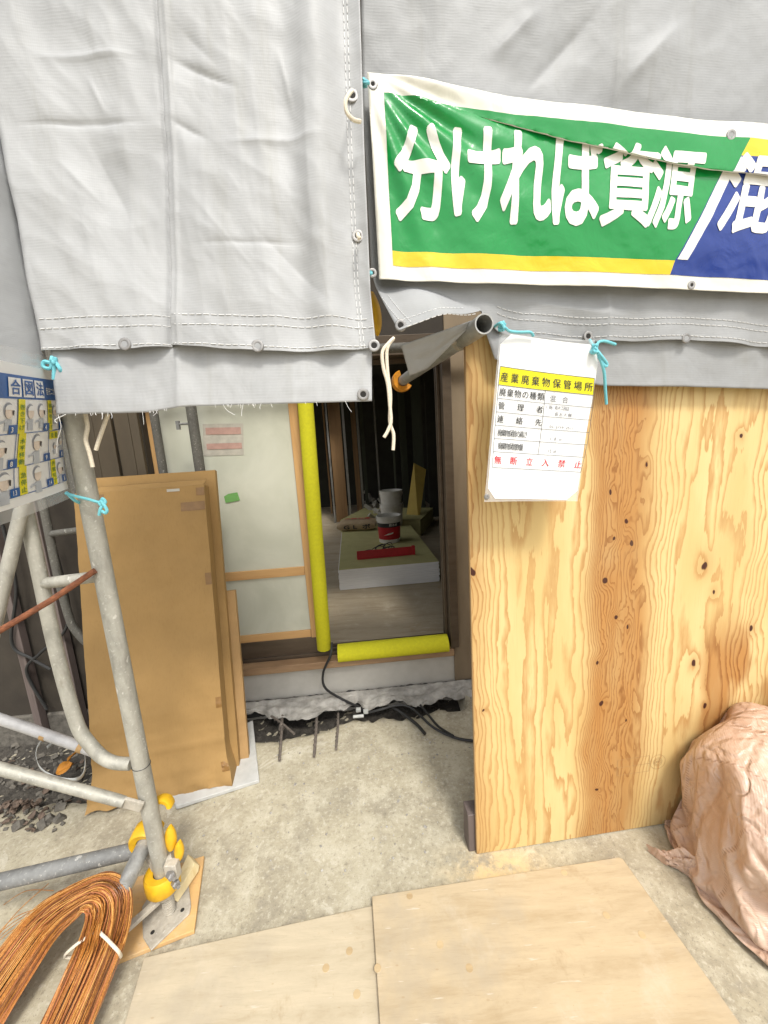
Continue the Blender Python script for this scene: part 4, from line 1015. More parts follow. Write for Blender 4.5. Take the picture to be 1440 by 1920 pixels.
# poles by the door, shade put into their colour
pa = W.at(372, 860, .10); pb_ = W.at(352, 760, .10)
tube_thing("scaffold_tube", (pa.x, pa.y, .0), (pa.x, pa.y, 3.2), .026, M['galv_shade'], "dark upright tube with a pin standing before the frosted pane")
pin = MB().tube([Vector((pa.x-.02, pa.y, W.at(340, 795, .1).z)), Vector((pa.x-.075, pa.y, W.at(340, 795, .1).z))], .006, 8); pin.box(Vector((pa.x-.08, pa.y, W.at(340, 797, .1).z)), (X, Y, Z), (.008, .008, .022))
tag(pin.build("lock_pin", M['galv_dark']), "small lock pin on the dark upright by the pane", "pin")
pc = W.at(302, 860, .04)
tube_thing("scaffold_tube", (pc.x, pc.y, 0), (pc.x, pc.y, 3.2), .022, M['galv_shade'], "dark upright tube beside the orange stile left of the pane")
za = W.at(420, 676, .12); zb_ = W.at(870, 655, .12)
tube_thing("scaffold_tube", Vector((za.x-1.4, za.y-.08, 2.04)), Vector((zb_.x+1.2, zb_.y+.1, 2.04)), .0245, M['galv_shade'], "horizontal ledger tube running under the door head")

# ------------------------------------------------------------------ plywood hoarding
pl = MB(); Wd, Hd = 1.55, PP.sz(880, 640)[1]+.02
pl.box((Wd/2, .006, Hd/2), (X, Y, Z), (Wd/2, .006, Hd/2))
hoard = pl.build("plywood_sheet", M['ply'], loc=(0, 0, 0), bevel=.0008)
hoard.location = PP.w(0, .004); hoard.rotation_euler.z = math.atan2(PP.t.y, PP.t.x)
tag(hoard, "large yellow plywood sheet with bold knotty grain standing upright at the right", "plywood sheet")
hl = MB().box((-.0012, .006, Hd/2), (X, Y, Z), (.001, .0055, Hd/2-.002)); e_ = hl.build("raw_edge", M['ply_edge'], loc=(0, 0, 0)); e_.parent = hoard
# makers' stamp printed on the face
bm = bmesh.new(); s0, z0 = PP.sz(1233, 1428); s1_, _z = PP.sz(1180, 1440); sw = .0011
def arc(cx, cz, r, w, n=36):
    return [[(cx+r*math.cos(t0), cz+r*math.sin(t0)), (cx+(r+w)*math.cos(t0), cz+(r+w)*math.sin(t0)), (cx+(r+w)*math.cos(t1), cz+(r+w)*math.sin(t1)), (cx+r*math.cos(t1), cz+r*math.sin(t1))] for t0, t1 in [(2*math.pi*i/n, 2*math.pi*(i+1)/n) for i in range(n)]]
L_ = arc(s0, z0, .030, sw)+arc(s0, z0, .017, sw)+arc(s0, z0, .012, sw)
rx0, rx1, rz0, rz1 = s0-.165, s0-.035, z0-.035, z0+.032
for a, b, c, d in ((rx0, rx1, rz0, rz0+sw), (rx0, rx1, rz1, rz1+sw), (rx0, rx0+sw, rz0, rz1), (rx1, rx1+sw, rz0, rz1), (rx0, rx1, (rz0+rz1)/2, (rz0+rz1)/2+sw)): L_.append([(a, c), (b, c), (b, d), (a, d)])
bm = polys(L_); put_glyph(bm, "F", s0-.007, s0-.001, z0-.005, z0+.005); put_glyph(bm, "F", s0+.001, s0+.007, z0-.005, z0+.005)
stamp = lay(bm, lambda s, z: PP.w(s, z, .0012), "makers_stamp", M['ply_edge'], None, 0)
mw = stamp.location.copy(); stamp.parent = hoard
bpy.context.view_layer.update(); stamp.matrix_parent_inverse = hoard.matrix_world.inverted(); stamp.location = mw
tag(MB().pbox(PP, -.028, .06, 0, .165, -.075, -.014).build("timber_block", M['timber'], bevel=.003), "dark square timber block behind the plywood sheet's lower left corner", "timber")

# ------------------------------------------------------------------ boards on the ground
def slab(name, px, th, z, mat, label, bev=.002):
    P = [G(a, b, z+th) for a, b in px]
    cx = sum(p.x for p in P)/len(P); cy = sum(p.y for p in P)/len(P); rt = math.atan2(P[1].y-P[0].y, P[1].x-P[0].x)
    o = MB().prism(P, (0, 0, -th)).build(name, mat, bevel=bev); tag(o, label, "board"); return o
s1b = slab("plywood_board", [(697, 1680), (1160, 1607), (1168, 1610), (1400, 1935), (1560, 2160), (725, 2160), (711, 1900)], .014, .020, [M['board']], "large dusty plywood board on the ground, overlapping the other, at the bottom", .002)
s2b = slab("plywood_board", [(340, 1778), (700, 1697), (740, 1690), (760, 2200), (190, 2300), (232, 1925), (270, 1795)], .012, .002, [M['board2']], "paler plywood board on the ground, underneath the large one, left of it", .002)
for brd, zz_, lst in ((s1b, .0345, ((768, 1680), (1058, 1636), (825, 1771), (1137, 1716), (1204, 1753), (880, 1815), (708, 1815))), (s2b, .0145, ((611, 1815), (669, 1864), (655, 1783)))):
    for (a, b) in lst: MB().ring(G(a, b, zz_), Z, .0095, .0010, 18, 5).disc(G(a, b, zz_+.0003), Z, .009, 18, 0).build("plug", M['board_edge'], brd)

# ------------------------------------------------------------------ sack at the right
def place_sack(root, verts, faces, uvs, c, yaw, name):
    rot = Matrix.Rotation(yaw, 3, 'Z'); mb = MB(); mb.add([Vector(c)+rot@v for v in verts], faces); mb.uvs = dict(enumerate(uvs))
    o = mb.build(name, M['sack'], root, ang=180)
    sb = o.modifiers.new("fine", 'SUBSURF'); sb.levels = sb.render_levels = 1
    return o
scn = thing("sandbag", Vector((1.47, 1.03, 0)), "bulging pinkish woven sack crumpled against the plywood at the right", "sack")
place_sack(scn, *SACK, (1.448, 1.03, .0), math.atan2(PP.t.y, PP.t.x)-.16, "sack_body")
EA, EB = G(1275, 1630, .05)+Vector((.06, 0, 0)), G(1231, 1603, .016)
def ear(u, v):
    t = 2*math.pi*v; p = EA.lerp(EB, u); r = lerp(.06, .018, min(1, u*1.25))+.05*max(0, u-.72)
    r *= 1+.22*math.sin(6*t+u*4)
    return p+Vector((.5*r*math.cos(t), -.85*r*math.cos(t), max(-p.z+.003, r*math.sin(t)*.75)))+Vector((0, 0, .008*fbm((u*6, v*9, 1))))
ea = MB().grid(30, 60, ear, uvfn=lambda u, v: (u*.1, v*.2)); ea.add([ear(1, j/24) for j in range(24)], [tuple(range(24))])
ea.build("sack_corner", M['sack'], scn, ang=180)
sv = [Vector((v.x*.72, v.y*.42, v.z*.34)) for v in SACK[0]]
o = place_sack(None, sv, SACK[1], SACK[2], (1.66, 1.10, .46), 2.9, "sandbag"); tag(o, "smaller pinkish sack slumped on top of the big one", "sack")

# ------------------------------------------------------------------ tarps
def poly_sz(P, pts, off=0.0): return [P.sz(a, b, off) for a, b in pts]
def crease(s, z, a, b, w, amp):
    ax, az = a; bx, bz = b; dx, dz = bx-ax, bz-az; L = dx*dx+dz*dz; t = ((s-ax)*dx+(z-az)*dz)/L
    tt = min(1, max(0, t)); d = math.hypot(s-ax-dx*tt, z-az-dz*tt); en = sstep(0, .45, t)*sstep(1, .55, t) if 0 < t < 1 else 0
    return amp*en*math.exp(-d/w)
def grommet(c, n, parent, hole=True, R=.0105):
    mb = MB().ring(c, n, R, .0042, 20, 8); mb.disc(Vector(c)+Vector(n)*.0012, n, R-.001, 20, 1)
    return mb.build("grommet", [M['ring'], M['shade_disc'] if hole else M['tarp_dark']], parent)
def tarp(name, label, P, left, right, hem, ztop, nu, nv, disp, mat, base_off=0.0):
    lz = sorted([(z, s) for s, z in left]); rz = sorted([(z, s) for s, z in right]); hm = sorted(hem)
    root = thing(name, P.w(interp(hm, (lz[0][1]+rz[0][1])/2) if 0 else (lz[0][1]+rz[0][1])/2, hm[len(hm)//2][1]), label, "tarp", "grey scaffold tarps")
    def at(u, v):
        z = 0
        sa, sb = interp(lz, 1.9), interp(rz, 1.9); s = lerp(sa, sb, u)
        for _ in range(4):
            zh = interp(hm, s); z = lerp(zh, ztop, v**1.25); sl_ = interp(lz, z); sr_ = interp(rz, z); s = lerp(sl_, sr_, u)
        return s, z, interp(hm, s)
    def fn(u, v):
        s, z, zh = at(u, v); return P.w(s, z, base_off+disp(s, z, zh, u))
    def uvf(u, v):
        s, z, zh = at(u, v); return (s, z)
    MB().grid(nu, nv, fn, uvfn=uvf).build("tarp_sheet", mat, root, ang=180, solid=.0012)
    return root, fn, at
# left tarp, hanging in front of the post
lh = poly_sz(LP, [(66, 668), (190, 666), (250, 668), (335, 661), (350, 660), (450, 668), (560, 671), (640, 668), (706, 662)])
lleft = poly_sz(LP, [(-34, 230), (17, 430), (49, 570), (76, 668)])
lright = poly_sz(LP, [(676, 60), (683, 300), (694, 560), (704, 662)])
lsm = poly_sz(LP, [(303, 0), (328, 330), (346, 665)]); seam = sorted([(z, s) for s, z in lsm])
C1 = poly_sz(LP, [(60, 122), (290, 118)]); C2 = poly_sz(LP, [(20, 248), (318, 243)]); C3 = poly_sz(LP, [(316, 128), (380, 150), (470, 192)]); C4 = poly_sz(LP, [(325, 245), (410, 290)]); C5 = poly_sz(LP, [(400, 290), (500, 298), (640, 280)])
C6 = poly_sz(LP, [(160, 250), (290, 480)]); C7 = poly_sz(LP, [(350, 360), (520, 560)]); C8 = poly_sz(LP, [(560, -60), (600, 640)]); C12 = poly_sz(LP, [(170, 150), (215, 240)]); C13 = poly_sz(LP, [(360, 480), (600, 470)]); C14 = poly_sz(LP, [(520, 90), (560, 260)]); C9 = poly_sz(LP, [(110, 300), (230, 420)]); C10 = poly_sz(LP, [(330, 60), (430, 160)]); C11 = poly_sz(LP, [(460, 420), (640, 600)])
def dl(s, z, zh, u):
    sm_ = interp(seam, z)
    d = .055*math.exp(-(z-zh)/.45)+.010*fbm((s*2.2, z*1.6, 1))+.012*fbm((s*3.2+z*2.0, z*1.1-s, 5))
    d += .005*noise.ridged_multi_fractal(Vector((s*4+z*3.5, z*2-s*2, 3)), .9, 2.1, 3, 1, 2)+.0045*noise.ridged_multi_fractal(Vector((s*7, z*1.2+s, 13)), .9, 2.1, 2, 1, 2)
    d += .016*sstep(-.003, .003, s-sm_)-.010*math.exp(-abs(s-sm_+.006)/.006)+.004*math.exp(-((s-sm_-.020)/.005)**2)-.016*sstep(0, .25, s-sm_)
    for c_, w, a in ((C1, .007, .006), (C2, .006, -.007), (C3, .008, -.008), (C4, .007, -.007), (C5, .009, .006), (C12, .006, .004), (C13, .006, -.004), (C14, .006, .004), (C6, .03, -.006), (C7, .03, .007), (C8, .05, .012), (C9, .02, .007), (C10, .02, -.006), (C11, .025, -.007)): d += crease(s, z, c_[0], c_[-1], w, a)
    if len(C3) == 3: d += 0
    d += .012*math.sin((s-interp(lright_z, z))*46)*sstep(.30, .08, interp(lright_z, z)-s)
    d -= .06*sstep(.06, 0, s-interp(lleft_z, z))
    d += .004*math.sin(s*50+2*fbm((s*3, 1, 1)))*math.exp(-(z-zh)/.06)
    return d
lright_z = sorted([(z, s) for s, z in lright]); lleft_z = sorted([(z, s) for s, z in lleft])
tl, tlf, tlat = tarp("scaffold_tarp", "bright grey ribbed tarp at upper left with a frayed lower flap", LP, lleft, lright, lh, 2.95, 230, 260, dl, M['tarp'])
# frayed lower flap behind the hem
fb = sorted(poly_sz(LP, [(143, 781), (300, 777), (360, 768), (380, 766), (500, 763), (600, 760), (697, 757)]))
ft = sorted(poly_sz(LP, [(118, 640), (350, 635), (697, 640)]))
def flapf(u, v):
    sb = lerp(fb[0][0], fb[-1][0], u); st_ = lerp(ft[0][0], ft[-1][0], u); zb, zt_ = interp(fb, sb), interp(ft, st_)
    s = lerp(sb, st_, v); z = lerp(zb, zt_, v)
    d = .062-.020*(1-abs(1-2*v)*0)*1-.012*sstep(.85, 1, v)+.008*fbm((s*3, z*4, 7))+.010*math.exp(-abs(s-interp(seam, z)-.010)/.012)+.004*fbm((s*12, z*6, 2))
    return LP.w(s, z, d+.02*(1-v))
MB().grid(120, 30, flapf, uvfn=lambda u, v: (u*1.0, v*.14)).build("lower_flap", M['tarp'], tl, ang=180, solid=.0012)
# stitches
sg = MB()
for pts in ([(110, 612), (345, 606), (690, 610)], [(112, 630), (345, 624), (692, 626)], [(115, 664), (345, 657), (560, 664), (700, 658)]):
    ps = poly_sz(LP, pts); s_ = ps[0][0]
    while s_ < ps[-1][0]:
        z_ = interp(ps, s_); L__ = .012; u_ = (s_-ps[0][0])
        a = LP.w(s_, z_, dl(s_, z_, interp(sorted(lh), s_), 0)+.0012); b = LP.w(s_+L__, interp(ps, s_+L__), dl(s_+L__, interp(ps, s_+L__), interp(sorted(lh), s_+L__), 0)+.0012)
        sg.tube([a, b], .0009, 4, cap=False); s_ += .0165
zz_ = interp(lright_z, 1.9)
z_ = interp(sorted(lh), interp(lright_z, 1.7))
while z_ < 3.2:
    for dx in (.028, .036):
        s_ = interp(lright_z, z_)-dx; zh_ = interp(sorted(lh), s_); sg.tube([LP.w(s_, z_, dl(s_, z_, zh_, 0)+.0012), LP.w(s_, z_+.012, dl(s_, z_+.012, zh_, 0)+.0012)], .0009, 4, cap=False)
    z_ += .0165
sg.build("stitching", M['paper'], tl)
def gro_l(px, py, hole, parent=tl, R=.0105):
    s, z = LP.sz(px, py, .04); zh = interp(sorted(lh), s); return grommet(LP.w(s, z, dl(s, z, zh, 0)+.002), LP.n+Vector((0, 0, .1)), parent, hole, R)
for px, py, h in ((248, 651, False), (490, 655, False), (701, 653, True), (671, 440, True), (660, 170, True)): gro_l(px, py, h)
s, z = LP.sz(681, 740, .06); grommet(LP.w(s, z, .066), LP.n, tl, True)
# frayed threads
ft_ = MB()
for k in range(34):
    u = random.choice((random.random(), random.gauss(.58, .05), random.gauss(.3, .03), random.gauss(.12, .03))); u = min(.99, max(.01, u)); p = flapf(u, 0); L__ = random.choice((.003, .004, .005, .008, .014, .028)); d = Vector((random.uniform(-.8, .8), random.uniform(-.4, .2), -1)).normalized()
    ft_.tube(spline([p+Z*.002, p+d*L__*.5, p+d*L__+Vector((random.uniform(-.4, .4)*L__, 0, 0))], 4), .0005, 4, cap=False)
p = flapf(0, 0); ft_.tube(spline([p+Vector((.004, 0, 0)), p+Vector((.005, 0, -.03)), p+Vector((-.01, 0, -.06)), p+Vector((-.018, 0, -.09))], 6), .0007, 4)
p2 = flapf(.03, 0); ft_.tube(spline([p2, p2+Vector((-.02, -.01, -.012)), p+Vector((.005, -.01, -.02))], 6), .0009, 4)
ft_.build("frayed_thread", M['paper'], tl)

# right tarp
rh = poly_sz(PP, [(715, 655), (735, 645), (800, 622), (860, 602), (896, 590), (912, 604), (932, 622), (980, 632), (1110, 641), (1200, 641), (1290, 638), (1440, 652), (1620, 668)], .05)
rleft = poly_sz(PP, [(677, 0), (680, 200), (696, 500), (703, 540), (722, 600), (735, 645)], .05)
rs1 = PP.sz(1640, 500, .05)[0]; rright = [(rs1, 1.0), (rs1, 3.4)]
tube_s = PP.sz(908, 605, .1)[0]
K1 = poly_sz(PP, [(1030, 0), (900, 130)], .05); K2 = poly_sz(PP, [(1140, 0), (960, 200)], .05); K3 = poly_sz(PP, [(1290, 30), (1130, 200)], .05); K4 = poly_sz(PP, [(720, 535), (880, 585)], .05); K5 = poly_sz(PP, [(1140, 540), (1143, 720)], .05); K6 = poly_sz(PP, [(940, 560), (1200, 600)], .05)
FOLD = sorted(poly_sz(PP, [(680, 505), (720, 533), (800, 552), (860, 570), (905, 588)], .05))
def dr(s, z, zh, u):
    d = .012*fbm((s*1.8-z*1.2, z*1.5+s, 2))+.006*fbm((s*5, z*4, 6))+.003*noise.ridged_multi_fractal(Vector((s*3-z*3, z*2+s*2, 8)), .9, 2.1, 3, 1, 2)
    lowz = math.exp(-max(0, z-zh)/.075)
    if s < tube_s:
        zl = interp(FOLD, s); d += (.03+.10*sstep(tube_s, tube_s-.16, s))*max(0, min(1.1, (zl-z)/max(.012, zl-zh)))
    for c_, w, a in ((K1, .03, .015), (K2, .03, -.014), (K3, .035, .014), (K4, .03, .02), (K6, .03, .008)): d += crease(s, z, c_[0], c_[1], w, a)
    d += .006*math.exp(-abs(s-K5[0][0])/.01)
    d += .006*math.sin(s*34+1.5*fbm((s*2, 0, 3)))*math.exp(-max(0, z-zh)/.10)
    return d
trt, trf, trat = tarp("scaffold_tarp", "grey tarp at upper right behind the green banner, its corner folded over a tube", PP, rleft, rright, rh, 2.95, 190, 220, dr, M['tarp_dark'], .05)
rb2 = sorted(poly_sz(PP, [(930, 672), (985, 690), (1040, 704), (1130, 722), (1290, 724), (1440, 728), (1620, 738)], .05)); rt2 = sorted(poly_sz(PP, [(906, 598), (932, 612), (1110, 630), (1290, 630), (1440, 640), (1620, 655)], .05))
def rflap(u, v):
    sb = lerp(rb2[0][0], rb2[-1][0], u); st_ = lerp(rt2[0][0], rt2[-1][0], u); s = lerp(sb, st_, v); z = lerp(interp(rb2, sb), interp(rt2, st_), v)
    return PP.w(s, z, .040+.008*fbm((s*3, z*3, 4))+.006*math.exp(-abs(s-K5[0][0])/.012)+.003*fbm((s*14, z*8, 4)))
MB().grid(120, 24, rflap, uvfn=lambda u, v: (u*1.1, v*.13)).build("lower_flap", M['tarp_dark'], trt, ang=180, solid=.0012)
cw = [(752, 646, .10), (768, 704, .04), (800, 692, .03), (850, 650, .05), (897, 596, .10)]
pv = [PP.at(a, b, o) for a, b, o in cw]
def cf2(u, v):
    k = u*2; lo_ = pv[0].lerp(pv[1], v) ; a_ = pv[0].lerp(pv[4], u); b_ = (pv[1].lerp(pv[2], k) if k < 1 else pv[2].lerp(pv[4], k-1)) if True else 0
    return a_.lerp(b_, v)+PP.n*(.004*fbm((u*5, v*4, 1)))-PP.n*.004
MB().grid(30, 16, cf2, uvfn=lambda u, v: (u*.2, v*.1)).build("turned_corner", M['tarp_dark'], trt, ang=180, solid=.0012)
grommet(PP.at(786, 686, .035), PP.n, trt, True, .009)
def gro_r(px, py, hole): 
    s, z = PP.sz(px, py, .06); return grommet(PP.w(s, z, .053+dr(s, z, interp(sorted(rh), s), 0)), PP.n, trt, hole)
for px, py, h in ((740, 634, True), (1106, 639-10, True), (1287, 634, False)):
    gro_r(px, py, h)
sg = MB(); shm = sorted(rh)
for dz in (.012, .045, .062):
    s_ = PP.sz(930, 600, .05)[0]
    while s_ < rs1-.03:
        f_ = lambda q: PP.w(q, interp(shm, q)+dz, .0515+dr(q, interp(shm, q)+dz, interp(shm, q), 0)); sg.tube([f_(s_), f_(s_+.012)], .0008, 4, cap=False); s_ += .0165
for ln in ([(715, 560), (748, 632)], [(728, 556), (760, 626)], [(752, 634), (890, 592)], [(745, 618), (870, 578)]):
    a, b = PP.sz(*ln[0], .08), PP.sz(*ln[1], .08)
    for k in range(14):
        t0, t1 = k/14, (k+.7)/14; f_ = lambda t: PP.w(lerp(a[0], b[0], t), lerp(a[1], b[1], t), .0515+dr(lerp(a[0], b[0], t), lerp(a[1], b[1], t), interp(shm, lerp(a[0], b[0], t)), 0)); sg.tube([f_(t0), f_(t1)], .0008, 4, cap=False)
sg.build("stitching", M['paper'], trt)
# tube the right tarp hangs over
ta, tb = PP.at(908, 607, .145), W.at(752, 716, .06)
tube_thing("scaffold_tube", ta, tb, .0255, M['galv'], "open ended grey tube poking out under the right tarp")
cj = thing("tube_joint", ta.lerp(tb, .2), "rusty band and bolt round the tube under the tarp", "joint")
dt = (tb-ta).normalized(); MB().tube([ta.lerp(tb, .145), ta.lerp(tb, .165)], .029, 18).build("band", M['steel'], cj)
MB().tube([ta.lerp(tb, .155)+Vector((-.02, -.02, -.01)), ta.lerp(tb, .155)+Vector((-.05, -.03, .0))], .009, 10).build("bolt", M['steel'], cj)
cy = thing("coupler_cover", tb, "yellow plastic coupler cover at the far lower end of the slanting tube", "coupler cover", "yellow coupler covers")
P_, Fs_ = cshape(tb-dt*.03, dt, .055, .028, .06, R_(-70), R_(150), Vector((-.2, 0, -1)))
MB().add(P_, Fs_).build("cover_shell", M['cover_orange'], cy)
cu_ = thing("coupler_cover", PP.at(702, 588, -.02), "yellow plastic coupler cover in the gap between the two tarps", "coupler cover", "yellow coupler covers")
MB().add(*lobe(PP.at(701, 590, -.02), Vector((.15, 0, -1)), .11, .022, .03)).build("cover_shell", M['clamp'], cu_)
# side tarp behind the poster, running back toward the street
SP = Plane(Vector((PX+.004, PY-.055, 0)), Vector((-1.02, .28, 0)))
SP.t = -SP.t if SP.t.y > 0 else SP.t
SP.n = Vector((SP.t.y, -SP.t.x, 0)); SP.n = SP.n if SP.n.x > 0 else -SP.n
sh = poly_sz(SP, [(100, 690), (50, 672), (0, 655)], -.012); shz = sh[0][1]
def sidef(u, v):
    s = lerp(-.005, .9, u); z = lerp(shz-.02, 2.95, v); return SP.w(s, z, -.004-.03*sstep(0, .2, s)+.012*sstep(0, .15, s)*fbm((s*2.5, z*2, 3))+.006*fbm((s*7, z*3, 3)))
st2 = thing("scaffold_tarp", SP.w(.4, shz), "shaded grey tarp on the side of the scaffold behind the signal poster", "tarp", "grey scaffold tarps")
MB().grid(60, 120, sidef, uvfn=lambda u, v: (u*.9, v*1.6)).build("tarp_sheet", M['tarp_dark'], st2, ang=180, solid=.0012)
p = SP.at(48, 430, -.025); grommet(p, SP.n, st2, True)

# ------------------------------------------------------------------ banner
bo = .085
btop = poly_sz(PP, [(688, 136), (760, 146), (860, 167), (960, 186), (1060, 198), (1200, 214), (1300, 224), (1440, 236), (1560, 246)], bo)
bbot = poly_sz(PP, [(697, 525), (800, 530), (1060, 536), (1250, 543), (1440, 551), (1560, 557)], bo)
bcre = poly_sz(PP, [(700, 160), (760, 186), (875, 216), (960, 243), (1060, 271), (1229, 310), (1318, 328), (1440, 339), (1560, 352)], bo)
LB = btop[0][1]-bbot[0][1]; s_l, s_r = btop[0][0], btop[-1][0]
PRO = {}
def prof(s):
    k = round(s*250)
    if k in PRO: return PRO[k]
    s = k/250; zt, zb, zc = interp(btop, s), interp(bbot, s), interp(bcre, s)
    hid = max(.0005, (LB-(zt-zb))/2); A = zc+hid-zb; n = 320
    zs, ds = [], []
    for i in range(n+1):
        v = LB*i/n
        if v < A: z = zb+v; d = .004+.012*math.sin(math.pi*v/A)**2*sstep(s_l, s_l+.4, s)
        elif v < A+hid: z = zc+hid-(v-A); d = .004+.017*(v-A)/hid*sstep(0, .03, hid)
        else: z = zc+(v-A-hid); d = .004+.017*sstep(0, .03, hid)*(1-(v-A-hid)/max(.01, LB-A-hid))
        zs.append(z); ds.append(d)
    w = 2
    for _ in range(2):
        zs = [sum(zs[max(0, i-w):i+w+1])/len(zs[max(0, i-w):i+w+1]) if w <= i <= n-w else zs[i] for i in range(n+1)]
        ds = [sum(ds[max(0, i-w):i+w+1])/len(ds[max(0, i-w):i+w+1]) if w <= i <= n-w else ds[i] for i in range(n+1)]
    PRO[k] = (zs, ds); return PRO[k]
def BS(s, v, off=0.0):
    q = max(0, min(1, v/LB))*320; i = min(319, int(q)); f = q-i; k0 = math.floor(s*250); g_ = s*250-k0
    z = d = 0
    for kk, wgt in ((k0, 1-g_), (k0+1, g_)):
        zs, ds = prof(kk/250); z += wgt*lerp(zs[i], zs[i+1], f); d += wgt*lerp(ds[i], ds[i+1], f)
    x = s-s_l; vv = v/LB                                   # tension folds fanning from the upper left eyelet
    an_ = math.atan2((LB-v)+.01, x+.01); r_ = math.hypot(LB-v, x)
    d += .0085*math.sin(an_*22+.8*fbm((r_*3, an_*2, 1)))*math.exp(-r_/.45)*sstep(.03, .20, r_)
    d += .004*fbm((s*3.0, v*5, 9))+.0025*fbm((s*9+v*6, v*7, 3))
    e = .02*math.exp(-((x)/.02)**2)*0
    return PP.w(s, z, bo+d+off)
ban = thing("safety_banner", PP.w((s_l+s_r)/2, bbot[0][1], bo), "long white edged green and blue vinyl banner with big white lettering on the right tarp", "banner")
nv_ = 170
MB().grid(190, nv_, lambda u, v: BS(lerp(s_l+.012*math.sin(math.pi*v)*-0+0, s_r, u), LB*v)).build("banner_sheet", M['banner_white'], ban, ang=180, solid=.0008)
def bpx(px, py): s, z = PP.sz(px, py, bo); return s, z-interp(bbot, s)
def bs(px, py=480): return PP.sz(px, py, bo)[0]
vy0, vy1 = .5*(bpx(730, 497)[1]+bpx(1060, 513)[1]), .5*(bpx(730, 468)[1]+bpx(1060, 488)[1])
vtop = LB-.5*((btop[0][1]-PP.sz(725, 174, bo)[1])+.035)
vtop = LB-(interp(btop, PP.sz(1060, 232, bo)[0])-PP.sz(1060, 232, bo)[1])
vb2 = vtop-.045
sg0 = bs(727, 320)
jx, jx0 = bs(1258, 493), bs(1250, 519)                    # junction of green, yellow and blue at the bottom
tx = bs(1398, 272); tx2 = bs(1372, 304)
def sp(name, pl, mat, off, step=.006): return lay(polys(pl), lambda a, b: BS(a, b, off), name, M[mat], ban, step)
sp("green_panel", [[(sg0, vy1), (jx, vy1), (tx, vtop), (sg0, vtop)]], 'green', .0017)
sp("yellow_stripe", [[(sg0, vy0), (jx0, vy0), (jx, vy1), (sg0, vy1)]], 'yellow', .0017)
sp("blue_panel", [[(jx0, vy0), (s_r-.02, vy0), (s_r-.02, vb2), (lerp(jx, tx, (vb2-vy1)/(vtop-vy1)), vb2), (jx, vy1)]], 'blue', .0017)
sp("yellow_stripe", [[(lerp(jx, tx, (vb2-vy1)/(vtop-vy1)), vb2), (s_r-.02, vb2), (s_r-.02, vtop), (tx, vtop)]], 'yellow', .0017)
sl_ = lambda v: lerp(jx, tx, (v-vy1)/(vtop-vy1))
va_, vb_ = vy1+.003, vb2-.004
sp("white_slash", [[(sl_(va_)+.004, va_), (sl_(va_)+.036, va_), (sl_(vb_)+.032, vb_), (sl_(vb_)+.0, vb_)]], 'letter', .0027)
vt0 = .5*(bpx(800, 412)[1]+bpx(1180, 432)[1]); vt1 = bpx(790, 243)[1]
bm = bmesh.new()
for ch, a, b, shx in (("分", 744, 841, .06), ("け", 848, 932, .06), ("れ", 938, 1027, .08), ("ば", 1034, 1119, .10), ("資", 1126, 1218, .20), ("源", 1212, 1296, .30), ("混", 1352, 1452, .45)):
    put_glyph(bm, ch, bs(a, 380), bs(b, 380), vt0, vt1+(.026 if ch in "資源混" else .013 if ch == "ば" else 0), shx*.6, .044 if ch in "資源混" else .062)
lay(bm, lambda a, b: BS(a, b, .0030), "lettering", M['letter'], ban, .006)
def gro_b(px, py): s, v = bpx(px, py); grommet(BS(s, min(LB-.005, max(.012, v)), .001), PP.n, ban, True, .008)
for px, py in ((1293, 537), (698, 513)): gro_b(px, py)
s_, z_ = PP.sz(692, 155, bo); grommet(BS(s_l+.012, LB-.025, .001), PP.n, ban, True, .008)
s_ = bs(1366, 248); grommet(BS(s_, LB-.035, .001), PP.n, ban, False, .010)

# ------------------------------------------------------------------ waste storage sign
zp = lambda a, b: (890+a/5.143, 600+b/5.143)
so_ = .105
sq = [zp(*q) for q in ((235, 128), (1135, 205), (1172, 420), (1120, 800), (1055, 1120), (1010, 1360), (950, 1738), (60, 1742), (130, 1200), (190, 640))]
sgn = thing("waste_sign", PP.at(985, 935, so_), "laminated white waste storage notice with a yellow title band hanging over the plywood", "sign")
pz = lambda q: PP.sz(q[0], q[1], so_)
sc_s = PP.sz(1010, 780, so_)[0]; st_z = PP.sz(1010, 640, so_)[1]
def SG(s, z, off=0.0): 
    dd = st_z-z; return PP.w(s, z, so_+.028*math.sin(min(1, max(0, dd/.42))*math.pi)*(-.3)+.10*(s-sc_s)**2*4+.015*dd/.4+.002*fbm((s*7, z*6, 2))+off)
def sgl(name, pls, mat, off, step=.012): return lay(polys(pls), lambda a, b: SG(a, b, off), name, M[mat], sgn, step)
sgl("laminate_sheet", [[pz(q) for q in sq]], 'laminate', 0)
sgl("paper_sheet", [[pz(zp(*q)) for q in ((240, 238), (345, 140), (1095, 245), (1150, 320), (1166, 430), (1112, 800), (1048, 1120), (1003, 1360), (948, 1640), (850, 1726), (165, 1712), (98, 1612), (150, 1200), (205, 700))]], 'paper', .0012)
TL, TR, BR, BL = [pz(zp(*q)) for q in ((240, 450), (1135, 567), (985, 1462), (148, 1418))]
def TT(u, v):      # u right, v from the top; the sheet curls in at its lower right, so the right edge bows
    a = (lerp(TL[0], TR[0], u), lerp(TL[1], TR[1], u)); b = (lerp(BL[0], BR[0], u), lerp(BL[1], BR[1], u)); bow = .010*math.sin(math.pi*v)*u
    return (lerp(a[0], b[0], v)+bow, lerp(a[1], b[1], v))
def tprint(bm, name, mat, off): return lay(bm, lambda a, b: SG(*TT(a, -b), off), name, M[mat], sgn, .04)
tprint(polys([[(0, 0), (1, 0), (1, -.176), (0, -.176)]]), "title_band", 'print_yellow', .0022)
rows = [0, .176, .308, .441, .573, .706, .839, 1.0]; ln = []; lw = .0026
